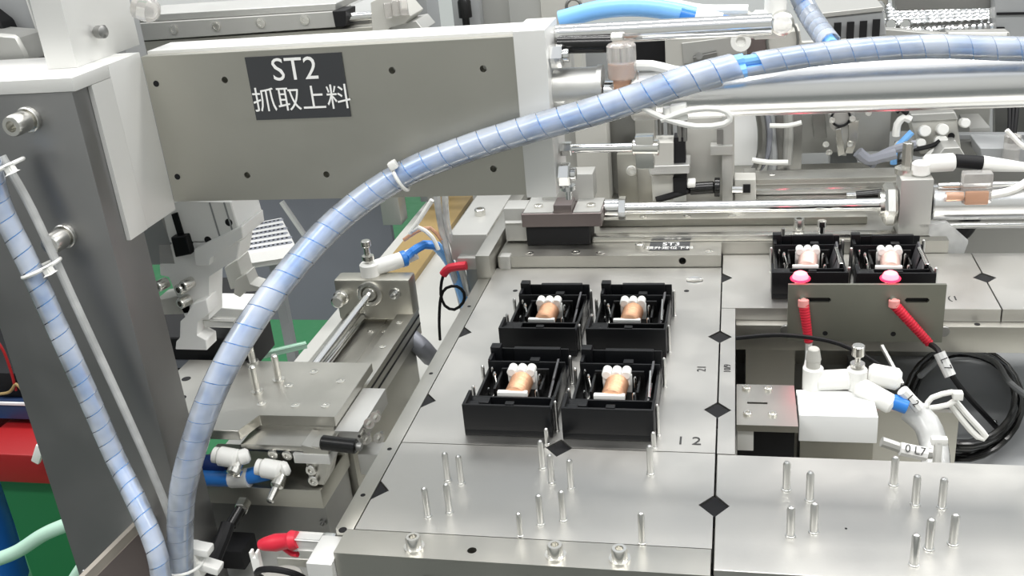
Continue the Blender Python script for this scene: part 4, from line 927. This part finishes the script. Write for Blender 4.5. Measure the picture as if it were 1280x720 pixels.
b = MB(); b.tube([aY(x, y, 10.5) for x, y in ((1102, 552), (1120, 558), (1140, 566), (1165, 567))], .35, 8); solo('grey_cable', b, 'greysatin', 'short gray cable carrying a printed sleeve at the bay front edge', 'cable')
b = MB(); A, B = aY(1125, 561, 10.3), aY(1158, 568, 10.3); b.tube([A, B], .45, 10, smooth=False)
t = solo('cable_marker', b, 'paper', 'white cable marker reading 0 L7 at the bay front edge', 'marker')
d = (B - A).normalized(); n = V((0, -.7, .7)); n = (n - d * n.dot(d)).normalized(); text('0 L7', 'printed_text', t, (A + B) / 2 + n * .47, d, n.cross(d), .75, 'engrave')
b = MB(); b.bar(aY(1173, 552, 11), aY(1171, 580, 11), .5, .35, .05); b.obox(aY(1174, 551, 11), (1, 0, 0), (0, 1, 0), (0, 0, 1), (1.0, .5, .5), .08); solo('cable_tie', b, 'white', 'white tie end standing upright at the bay front edge', 'tie')
b = MB(); b.bar(aY(1102, 432, 21), aY(1128, 480, 18), .22, .22); solo('thin_rod', b, 'greysatin', 'thin pale rod slanting down behind the white elbow fittings', 'rod')
t = thing('cable_coil', 'coil of black cable hanging in the bay right of the valve block', 'cable', (19.6, 30, -12))
for k in range(7):
    b = MB(); P = []
    for i in range(26):
        a = 2 * math.pi * i / 26; rx = 72 + 2.2 * math.sin(k * 2.1) - k * 1.1; ry = 71 - k * 2.6
        P.append(aZ(1203 + (k % 3) * 2 + rx * math.cos(a), 503 - k * .8 + ry * math.sin(a), -9.8 + .25 * k + .5 * math.sin(a * 2 + k)))
    b.tube(P, .24, 8, closed=True, smooth=False); part('cable_turn', b, 'blackgl', t)
b = MB(); b.tube([aZ(x, y, -7) for x, y in ((1150, 470), (1190, 440), (1240, 450), (1262, 478), (1290, 500))], .25, 8); part('loose_turn', b, 'panel', t, 'grey loose turn')
b = MB(); b.box(11.5, 34, 20, 44, -11.95, -11.0); solo('bay_floor_plate', b, 'panel', 'grey plate under the black cable coil', 'plate')
b = MB(); p = aZ(1241, 529, -11); b.lathe(p, (0, 0, 1), [(0, .35), (.2, .35), (.3, 0)], 12); solo('floor_screw', b, 'chrome', 'tiny bright screw on the plate inside the black cable coil', 'screw')

# ================================================================ REAR MACHINERY (right of the beam end)
def panel_y(name, px, y, th, m_, lab, cat, bev=.06):
    b = MB(); b.prism(ypoly(px, y), y, y + th, 'y', b=bev); return solo(name, b, m_, lab, cat)
def down(px_top, y, zlow=1.15):
    """pixel top edge (xa, xb, ytop) to an upright plate that stands on the base at zlow"""
    a = aY(px_top[0], px_top[2], y); c = aY(px_top[1], px_top[2], y); return a.x, c.x, a.z
def upright(name, xa, xb, yt, y, th, m_, lab, cat, zlow=1.15, bev=.08):
    x0, x1, z = down((xa, xb, yt), y); b = MB(); b.box(x0, x1, y, y + th, zlow, z, bev); return solo(name, b, m_, lab, cat)
upright('station_post', 716, 756, 120, 50, 3, 'cream', 'pale steel post standing behind the thin guide rod', 'post')
upright('station_post', 694, 713, 60, 54, 2, 'greysatin', 'narrow pale post just right of the ST2 beam end plate', 'post')
upright('dark_back_plate', 757, 796, 100, 53, 2, 'dark', 'dark grey upright plate between the pale post and the olive column', 'plate')
t = thing('rod_column', 'olive-grey steel column under the thin rod collar', 'column', (-6, 47, 1.15))
x0, x1, z = down((770, 815, 195), 47)
b = MB(); b.box(x0, x1, 47.6, 50.5, 1.15, z, .08); part('column_body', b, 'beam', t)
b = MB(); x2, x3, z3 = down((793, 818, 140), 47); b.box(x2, x3, 47, 50, 1.15, z3, .08); part('side_plate', b, 'side', t)
screw(t, aY(790, 212, 47.6), .55, .5, (0, -1, 0))
t = thing('valve_stack', 'white square block beside a black slot above an L-shaped shelf', 'bracket', (-2, 46, 1.15))
b = MB(); b.prism(ypoly([(816, 178), (842, 178), (842, 208), (812, 208)], 46), 46, 48.5, 'y', b=.06); part('white_block', b, 'cream', t)
b = MB(); b.prism(ypoly([(842, 172), (856, 172), (857, 206), (842, 206)], 46.3), 46.3, 48, 'y'); b.prism(ypoly([(841, 222), (858, 222), (858, 242), (842, 240)], 46.3), 46.3, 48, 'y'); part('black_slot', b, 'blackm', t)
b = MB(); b.prism(ypoly([(809, 208), (862, 206), (862, 217), (812, 219)], 45.6), 45.6, 49, 'y', b=.06); part('shelf', b, 'alu', t)
b = MB(); b.prism(ypoly([(814, 219), (842, 218), (842, 250), (816, 252)], 46.5), 46.5, 49, 'y', b=.06); part('lower_block', b, 'cream', t)
b = MB()
for x in (815, 826, 838): p = aY(x, 168, 47.5); b.cyl(p, p + V((0, 0, 2.2)), .28, n=10)
for x in (850, 856): p = aY(x, 176, 46.5); b.cyl(p, p + V((0, 0, 2.0)), .25, n=10)
part('upright_screw', b, 'dark', t)
upright('main_back_plate', 856, 918, 148, 49.5, 1.5, 'cream', 'large pale upright plate behind the white looped cable tie', 'plate')
t = thing('post_bracket', 'pale narrow upright post with an open slot right of the large pale plate', 'post', (3, 48, 1.15))
x0, x1, z = down((902, 916, 140), 48); b = MB(); b.box(x0, x1, 48, 49.4, 1.15, z, .06); x0, x1, z = down((888, 916, 183), 47.6); b.box(x0, x1, 47.6, 49, z - .9, z, .06); part('post_body', b, 'greysatin', t)
b = MB(); b.prism(ypoly([(896, 162), (904, 162), (904, 180), (896, 180)], 47.9), 47.9, 48.1, 'y'); part('slot', b, 'dark', t)
t = thing('round_damper', 'black round damper lying below the large pale plate', 'damper', aY(880, 232, 47))
b = MB(); b.cyl(aY(862, 236, 47), aY(893, 234, 47), .62, n=18, b=.1); b.cyl(aY(893, 234, 47), aY(900, 234, 47), .95, n=18, b=.05); part('damper_body', b, 'blackgl', t)
b = MB(); b.tube([aY(862, 238, 47), aY(845, 243, 46.5), aY(820, 250, 46)], .35, 8); part('damper_cable', b, 'blackm', t)
b = MB(); c = aY(863, 229, 46.8); b.cyl(c + V((-.3, 0, 0)), c + V((.5, 0, 0)), .5, n=12, b=.08); part('damper_nut', b, 'white', t)
upright('machine_cover', 918, 948, 138, 62, 1.5, 'paint', 'white curved panel edge between the slotted post and the cable bundle', 'panel')
t = thing('cable_bundle', 'bundle of grey cables held by a white tie behind the thick cylinder', 'cable', aY(955, 190, 58))
for i, (pts, m_) in enumerate((([(948, 130), (953, 165), (950, 200), (935, 222), (900, 240)], 'dark'), ([(955, 130), (960, 165), (956, 195), (940, 218), (905, 243)], 'bluegrey'), ([(962, 130), (964, 170), (966, 200), (962, 225)], 'panel'), ([(985, 140), (986, 165), (984, 205)], 'greysatin'))):
    b = MB(); b.tube([aY(x, y, 58 + i * .4) for x, y in pts], .5, 8); part('cable', b, m_, t)
b = MB(); b.tube([aY(x, y, 57) for x, y in ((940, 200), (960, 203), (985, 203))], .3, 8); part('white_tie', b, 'white', t)
b = MB(); b.tube([aY(x, y, 57) for x, y in ((962, 157), (985, 157), (1002, 153))], .25, 8); part('white_tie', b, 'white', t)
upright('dark_recess_plate', 966, 1004, 130, 60, 1, 'dark', 'dark upright plate behind the grey cable bundle', 'plate')
upright('machine_cover', 1003, 1115, 125, 66, 1.5, 'greysatin', 'broad pale panel behind the small finger mechanism', 'panel')
upright('machine_cover', 1113, 1240, 120, 74, 1.5, 'cream', 'cream panel behind the manifold block at the right', 'panel')
panel_y('dark_strip', [(1015, 141), (1031, 141), (1034, 173), (1017, 172)], 64, 1.2, 'dark', 'small dark upright strip left of the finger mechanism', 'strip')
t = thing('finger_mechanism', 'small steel finger mechanism with a clasp ring behind the rail', 'mechanism', aY(1055, 170, 62))
b = MB(); b.prism(ypoly([(1036, 142), (1068, 140), (1070, 160), (1060, 162), (1058, 195), (1048, 195), (1046, 165), (1038, 160)], 62), 62, 63.5, 'y', b=.06); part('finger_body', b, 'alu', t)
b = MB(); b.torus(aY(1051, 147, 61.8), (0, 1, 0), .95, .13, 8, 22); part('clasp_ring', b, 'blackm', t)
b = MB(); b.prism(ypoly([(1060, 155), (1074, 150), (1072, 175), (1066, 192), (1056, 192), (1062, 172)], 61.4), 61.4, 62, 'y', b=.05); b.prism(ypoly([(1044, 162), (1052, 160), (1056, 192), (1048, 196)], 61.2), 61.2, 61.9, 'y', b=.05); part('steel_finger', b, 'zinc', t)
for x, y in ((1040, 150), (1065, 148), (1032, 180), (1036, 190), (1085, 141), (1062, 180)): screw(t, aY(x, y, 61.6), .35, .5, (0, -1, .2))
b = MB(); b.tube([aY(x, y, 58) for x, y in ((1072, 190), (1085, 200), (1100, 197), (1120, 192))], .6, 8); b.tube([aY(x, y, 58.5) for x, y in ((1088, 208), (1098, 196), (1120, 186), (1145, 180))], .45, 8)
solo('black_tube_pair', b, 'bluegrey', 'pair of dark tubes curving between the finger mechanism and manifold', 'tube')
t = thing('manifold', 'cream manifold block with fittings and crossing tubes at upper right', 'manifold', aY(1160, 170, 62))
b = MB(); b.prism(ypoly([(1137, 150), (1196, 146), (1202, 190), (1150, 193)], 62), 62, 66, 'y', b=.1); part('manifold_body', b, 'cream', t)
b = MB(); b.prism(ypoly([(1138, 143), (1194, 140), (1198, 150), (1140, 153)], 61.8), 61.8, 66, 'y', b=.1); part('top_lip', b, 'greysatin', t)
b = MB()
for x, y, r in ((1155, 165, .6), (1177, 163, .6), (1150, 180, .5), (1175, 178, .7), (1205, 155, .5), (1125, 184, .55), (1185, 190, .5)):
    c = aY(x, y, 61.5); b.cyl(c + V((0, .6, 0)), c + V((0, -.8, .3)), r, n=14, b=.1)
part('push_fitting', b, 'white', t)
b = MB(); c = aY(1189, 170, 61.9); b.cyl(c, c + V((0, -.1, 0)), .35, n=12); part('round_port', b, 'blackm', t)
for i, (pts, m_, r) in enumerate((([(1120, 170), (1122, 155), (1130, 147), (1138, 150)], 'white', .4), ([(1120, 185), (1140, 187), (1165, 182), (1175, 176)], 'blackm', .25), ([(1117, 205), (1118, 190), (1125, 180), (1140, 165)], 'ltblue', .35), ([(1155, 200), (1165, 190), (1175, 186), (1195, 178)], 'white', .3), ([(1120, 140), (1126, 136), (1134, 142)], 'blackm', .3), ([(1125, 195), (1150, 200), (1170, 196)], 'panel', .35))):
    b = MB(); b.tube([aY(x, y, 60.5) for x, y in pts], r, 8); part('manifold_tube', b, m_, t)
t = thing('manifold_cover', 'sloping grey cover and block with ring prints at the far right', 'block', aY(1230, 190, 58))
b = MB(); b.prism(ypoly([(1168, 200), (1180, 185), (1200, 184), (1212, 203)], 58), 58, 62, 'y', b=.08); part('sloped_cover', b, 'greysatin', t)
b = MB(); b.prism(ypoly([(1225, 185), (1290, 186), (1290, 204), (1228, 204)], 57), 57, 62, 'y', b=.06); part('grey_block', b, 'panel', t)
b = MB(); b.torus(aY(1236, 186, 59) + V((0, 0, .1)), (0, 0, 1), .9, .1, 6, 18); b.torus(aY(1248, 186, 59) + V((0, 0, .1)), (0, 0, 1), .7, .1, 6, 18); part('ring_mark', b, 'blackm', t)
b = MB(); c = aY(1263, 200, 56.5); b.cyl(c, c + V((0, 0, 2.6)), .8, n=14, b=.1); part('clear_post', b, 'clear', t)
b = MB()
for i in range(3): b.tube([aY(1262 + i * 5, 128, 60), aY(1262 + i * 4, 150, 59), aY(1261 + i * 3, 178, 58)], .2, 6)
part('black_wire', b, 'blackm', t)
upright('pale_block', 1212, 1238, 160, 66, 6, 'greysatin', 'pale square block behind the rightmost grey block', 'block')
panel_y('grey_strip', [(1198, 168), (1290, 168), (1290, 185), (1198, 187)], 64.5, 1, 'panel', 'gray strip running right from the manifold block', 'strip')
panel_y('dark_sheet', [(1243, 110), (1300, 108), (1300, 168), (1243, 168)], 76, 1, 'dark', 'dark panel at the right picture edge behind the wires', 'panel')
t = thing('rear_slide', 'long silver slide with twin strips behind the push rod', 'slide', aY(1030, 235, 50))
A, B = aY(945, 227, 50), aY(1112, 220, 50)
b = MB(); b.box(A.x, B.x + 2, 50, 53, 1.15, A.z + .2, .06); b.box(A.x - 1.2, A.x, 49.6, 53, 1.15, A.z + .5, .06); part('slide_body', b, 'side', t)
b = MB(); b.box(A.x, B.x + 2, 49.8, 50, A.z - .9, A.z - .3); b.box(A.x, B.x, 47.6, 49.8, 1.15, 1.7, .05); part('bright_strip', b, 'chrome', t)
b = MB(); b.box(A.x, B.x, 49.85, 50, A.z - 2.0, A.z - 1.8); part('dark_groove', b, 'blackm', t)
for x in (965, 1015, 1085): screw(t, aY(x, 220, 51.5), .3, .2)
b = MB(); b.cyl(aY(1070, 245, 46), aY(1103, 242, 46), .45, n=12); part('damper', b, 'blackgl', t)
b = MB(); b.cyl(aY(1058, 244, 46), aY(1072, 244, 46), .28, n=10); part('damper_rod', b, 'chrome', t)
t = thing('post_clamp', 'pale clamp block with a black square left of the rear slide', 'clamp', aY(935, 240, 49))
b = MB(); b.prism(ypoly([(918, 224), (945, 224), (945, 252), (918, 252)], 48.8), 48.8, 51, 'y', b=.08); part('clamp_body', b, 'cream', t)
b = MB(); b.prism(ypoly([(929, 231), (938, 231), (938, 241), (929, 241)], 48.6), 48.6, 48.9, 'y'); part('black_square', b, 'blackm', t)
b = MB(); b.cyl(aY(915, 237, 48), aY(928, 237, 48), .35, n=10); part('clamp_screw', b, 'chrome', t)

# ---- upper right, farther machinery
t = thing('electrical_box', 'cream box front with a recessed panel behind the guide rod', 'box', aY(890, 60, 62))
b = MB(); b.prism(ypoly([(831, 49), (940, 36), (946, 118), (833, 122)], 62), 62, 74, 'y', b=.1); part('box_body', b, 'cream', t)
b = MB(); b.prism(ypoly([(852, 54), (930, 44), (932, 72), (854, 80)], 61.8), 61.8, 62, 'y', b=.05); part('recessed_panel', b, 'greysatin', t)
b = MB(); b.bar(aY(868, 74, 61.5), aY(895, 68, 61.5), .5, .5, .1); b.cyl(aY(874, 70, 61.7), aY(874, 70, 61), .4, n=10); part('latch', b, 'dark', t)
panel_y('dark_gap_plate', [(780, 54), (832, 50), (833, 90), (780, 95)], 66, 1, 'blackm', 'black plate left of the cream box', 'plate')
t = thing('corner_clamp', 'dark clamp with a white round nut right of the cream box', 'clamp', aY(945, 60, 55))
b = MB(); b.prism(ypoly([(932, 48), (960, 46), (960, 66), (934, 70)], 56), 56, 60, 'y', b=.06); part('clamp_body', b, 'maroon', t)
b = MB(); c = aY(926, 51, 55.5); b.lathe(c, (0, -1, 0), [(0, 1.0), (.5, 1.0), (.5, .5), (.2, .5), (.2, 0)], 16); part('round_nut', b, 'white', t)
b = MB(); b.prism(ypoly([(958, 42), (1000, 38), (1004, 62), (962, 66)], 56), 56, 60, 'y', b=.06); part('clamp_plate', b, 'cream', t)
b = MB(); b.torus(aY(978, 52, 55.8), (0, 1, 0), 1.5, .13, 8, 20, 1.5); part('oval_groove', b, 'dark', t)
t = thing('slotted_block', 'long grey block with dark slots above the arched hose at right', 'block', aY(1060, 30, 58))
b = MB(); b.prism(ypoly([(1012, 24), (1104, 14), (1108, 44), (1016, 52)], 58), 58, 66.9, 'y', b=.08); part('block_body', b, 'panel', t)
q = aY(1060, 40, 69); b = MB(); b.box(q.x - 1.5, q.x + 1.5, 67.6, 70, -12, q.z - 3, .1); part('support_post', b, 'panel', t)
b = MB(); b.prism(ypoly([(1012, 18), (1104, 8), (1104, 14), (1012, 24)], 57.8), 57.8, 68, 'y', b=.05); part('top_plate', b, 'greysatin', t)
me = cached('slot', lambda b: b.box(-.35, .35, -.2, 0, 0, 2.2), 'blackm')
for x, y in ((1046, 50), (1062, 49), (1078, 48), (1094, 46)): inst('dark_slot', me, t, aY(x, y + 6, 57.7))
t = thing('upper_rail', 'row of metal strips and bolts along the top edge at right', 'rail', aY(1080, 5, 68))
b = MB(); b.prism(ypoly([(1005, 2), (1110, -6), (1110, 6), (1006, 12)], 68), 68, 70, 'y', b=.05); b.prism(ypoly([(1000, 12), (1108, 6), (1108, 10), (1001, 18)], 67), 67, 70, 'y', b=.05); part('rail_strip', b, 'beam', t)
b = MB()
for x, y in ((1020, 12), (1045, 10), (1075, 8), (1098, 10), (1130, 32), (1112, 32), (1100, 22)): c = aY(x, y, 66.5); b.cyl(c, c + V((0, -1, .3)), .6, n=10, b=.1)
part('bolt_row', b, 'chrome', t, kind='stuff')
t = thing('parts_tray', 'metal tray full of small silver bumps at the upper right', 'tray', aY(1170, 30, 72))
Q = [aZ(1115, 48, 14), aZ(1245, 40, 14), aZ(1238, 6, 14), aZ(1108, 10, 14)]
b = MB(); b.prism([tuple(q)[:2] for q in Q], 12.8, 14, b=.05); part('tray_body', b, 'alu', t)
q = (Q[0] + Q[2]) / 2; b = MB(); b.box(q.x - 1.5, q.x + 1.5, q.y - 1.5, q.y + 1.5, -12, 12.8, .1); part('support_post', b, 'panel', t)
b = MB()
rnd = random.Random(3)
for i in range(16):
    for j in range(8):
        p = Q[0].lerp(Q[1], (i + .5) / 16 + rnd.uniform(-.01, .01)).lerp(Q[3].lerp(Q[2], (i + .5) / 16), (j + .5) / 8); b.lathe(p, (rnd.uniform(-.2, .2), 0, 1), [(0, .7), (.5, .6), (.8, .3), (.9, 0)], 8)
part('silver_piece', b, 'chrome', t, kind='stuff')
panel_y('dark_beam', [(1118, -20), (1300, -30), (1250, 10), (1120, 14)], 66, 3, 'dark', 'dark beam across the top right corner', 'beam')
gc = panel_y('grey_cabinet', [(1243, -10), (1300, -12), (1300, 70), (1246, 70)], 64, 3, 'panel', 'grey cabinet corner at the top right picture edge', 'cabinet')
b = MB(); b.prism(ypoly([(1246, 16), (1300, 15), (1300, 18), (1246, 19)], 63.8), 63.8, 64, 'y'); b.prism(ypoly([(1246, 34), (1256, 34), (1256, 36), (1246, 36)], 63.8), 63.8, 64, 'y'); part('cabinet_seam', b, 'blackm', gc)
t = thing('clear_terminal', 'white terminal strip below the silver parts tray', 'terminal', aY(1170, 45, 62))
b = MB(); b.prism(ypoly([(1186, 42), (1262, 40), (1264, 56), (1188, 56)], 61), 61, 63, 'y', b=.06)
b.prism(ypoly([(1100, 36), (1190, 44), (1190, 50), (1100, 50)], 61.5), 61.5, 63, 'y', b=.05)
part('terminal_body', b, 'greysatin', t)
b = MB()
for k in range(6): c = aY(1192 + k * 12, 46, 60.8); b.box(c.x - .5, c.x + .5, c.y, c.y + .3, c.z - .4, c.z + .4, .08)
part('terminal_cap', b, 'white', t, kind='stuff')
panel_y('machine_cover', [(960, 55), (1260, 40), (1260, 90), (960, 110)], 78, 1, 'cream', 'pale panel behind the slotted block at right', 'panel')
upright('machine_cover', 690, 960, 60, 95, 2, 'panel', 'tall gray panel far behind the station posts', 'panel', zlow=-12)
upright('machine_cover', 960, 1300, 90, 98, 2, 'panel', 'wide pale panel far behind the manifold', 'panel', zlow=-12)

# ---- behind the beam, top middle
upright('frame_profile', 488, 528, -40, 90, 6, 'panel', 'gray upright profile behind the beam, left of the white gap', 'post', zlow=-12)
upright('frame_profile', 498, 510, -40, 88, 1.5, 'greysatin', 'pale ridge on the gray upright behind the beam', 'post', zlow=-12)
upright('white_cover', 420, 490, -40, 110, 2, 'paint', 'white cover panel behind the bolted bracket', 'panel', zlow=-12)
upright('frame_profile', 560, 594, -40, 84, 4, 'panel', 'grey upright profile behind the beam, middle one', 'post', zlow=-12)
upright('frame_profile', 592, 632, -40, 86, 4, 'greysatin', 'pale upright profile behind the right part of the beam', 'post', zlow=-12)
upright('frame_profile', 632, 672, -40, 82, 4, 'alu', 'silver upright profile just left of the beam end plate', 'post', zlow=-12)
cu_ = upright('frame_profile', 672, 720, -40, 80, 4, 'cream', 'cream upright profile above the guide rod', 'post', zlow=-12)
b = MB(); c = aY(717, 8, 78); b.torus(c, (0, 1, 0), .9, .2, 8, 18); b.box(c.x - .7, c.x + .7, 78, 79, c.z - 3.2, c.z - 1.6, .1); part('round_lock', b, 'dark', cu_)
b = MB(); c = aY(580, 2, 82); b.lathe((c.x, 82, c.z - 3), (0, 0, 1), [(0, .5), (1, .5), (1, .9), (3, .9), (4, .3), (4, 0)], 12); solo('dark_clip', b, 'blackgl', 'dark clip between the grey uprights behind the beam', 'clip')

# ---- linear actuator behind the beam, top left
t = thing('linear_actuator', 'long linear actuator with four socket screws above the ST2 beam', 'actuator', (-30, 18, 24))
Ya = 17
def seg(pts, y, th): return MB().prism(ypoly(pts, y), y, y + th, 'y', b=.04)
part('front_strip', seg([(160, 30), (420, 14), (420, 34), (166, 52)], Ya, 3), 'greysatin', t)
part('upper_strip', seg([(160, 20), (420, 4), (420, 13), (160, 29)], Ya + .3, 5), 'alu', t)
part('lower_strip', seg([(160, 53), (470, 33), (470, 54), (160, 70)], Ya + .2, 5), 'beam', t)
for x, y in ((217, 37), (270, 33), (326, 29), (381, 25)): screw(t, aY(x, y, Ya), .34, .08, (0, -1, 0), 'zinc')
part('black_stop', seg([(415, 14), (432, 13), (432, 33), (419, 34)], Ya - .2, 2), 'blackm', t)
b = MB(); b.cyl(aY(430, 22, Ya + .6), aY(466, 19, Ya + .6), .3, n=12); part('actuator_rod', b, 'chrome', t)
part('black_gap', seg([(430, 25), (462, 24), (462, 31), (430, 33)], Ya + 1.6, 1), 'dark', t)
t = thing('actuator_bracket', 'cream bracket with clear fittings at the right end of the actuator', 'bracket', aY(480, 30, Ya))
part('bracket_body', seg([(463, 3), (482, -6), (500, 4), (514, 20), (506, 30), (486, 34), (482, 46), (466, 47)], Ya, 3), 'cream', t)
b = MB()
for x, y in ((485, 13), (495, 10), (505, 9)): c = aY(x, y, Ya - .3); b.cyl(c + V((0, 0, -.5)), c + V((0, 0, .5)), .28, n=12, b=.05)
part('clear_fitting', b, 'clear', t)
part('lower_lip', seg([(488, 32), (520, 26), (530, 38), (484, 46)], Ya + .5, 3), 'greysatin', t)
b = MB(); b.box(*[v for v in (aY(185, 0, 60).x, aY(424, 0, 60).x)], 60, 70, aY(300, 22, 60).z, 50, .2); solo('white_housing', b, 'paint', 'large white housing above the linear actuator', 'housing')
t = thing('upright_plate', 'tall pale plate with a small knurled screw above the column block', 'plate', (-38, 8, 26.1))
X1 = -36.6
A = aX(100, 66, X1); B = aX(172, 60, X1)
b = MB(); b.box(-38.6, -36.6, 4.0, 11.0, 26.1, 36, .05); part('plate_body', b, 'satin', t)
b = MB(); c = aX(118, 40, X1); b.lathe(c + V((0, 0, 0)), (1, -.3, 0), [(-.1, .2), (.3, .2), (.3, .38), (.8, .38), (.9, .2), (.9, 0)], 14); part('knurled_screw', b, 'dark', t)
b = MB(); c = aX(130, 36, X1); b.cyl(c, c + V((.05, 0, 0)), .22, n=12); part('screw_hole', b, 'blackm', t)
b = MB(); b.lathe(aX(170, 8, -35), (1, 0, -.3), [(0, .7), (1.0, .8), (1.4, .5), (1.6, 0)], 14); part('clear_fitting', b, 'clear', t)
b = MB(); b.box(-60, -38.7, 12.5, 15, 10, 40, .1); bc = solo('back_cover', b, 'panel', 'grey cover sheet behind the column at the top left corner', 'cover')
b = MB(); A = aY(34, 0, 12.2); B = aY(57, 70, 12.2); b.bar(A + (A - B) * .3, B, .12, .12); part('cover_edge', b, 'satin', bc)
b = MB(); b.prism(ypoly([(-30, 40), (20, 44), (34, 70), (36, 80), (-30, 80)], 9), 9, 11.5, 'y', b=.2); solo('rounded_bracket', b, 'greysatin', 'rounded pale bracket at the left end of the column block top', 'bracket')
b = MB(); b.prism(ypoly([(-30, 5), (0, 28), (10, 50), (-30, 52)], 10.5), 10.5, 12, 'y', b=.1); solo('black_fitting', b, 'blackm', 'dark cap at the top left picture edge', 'cap')
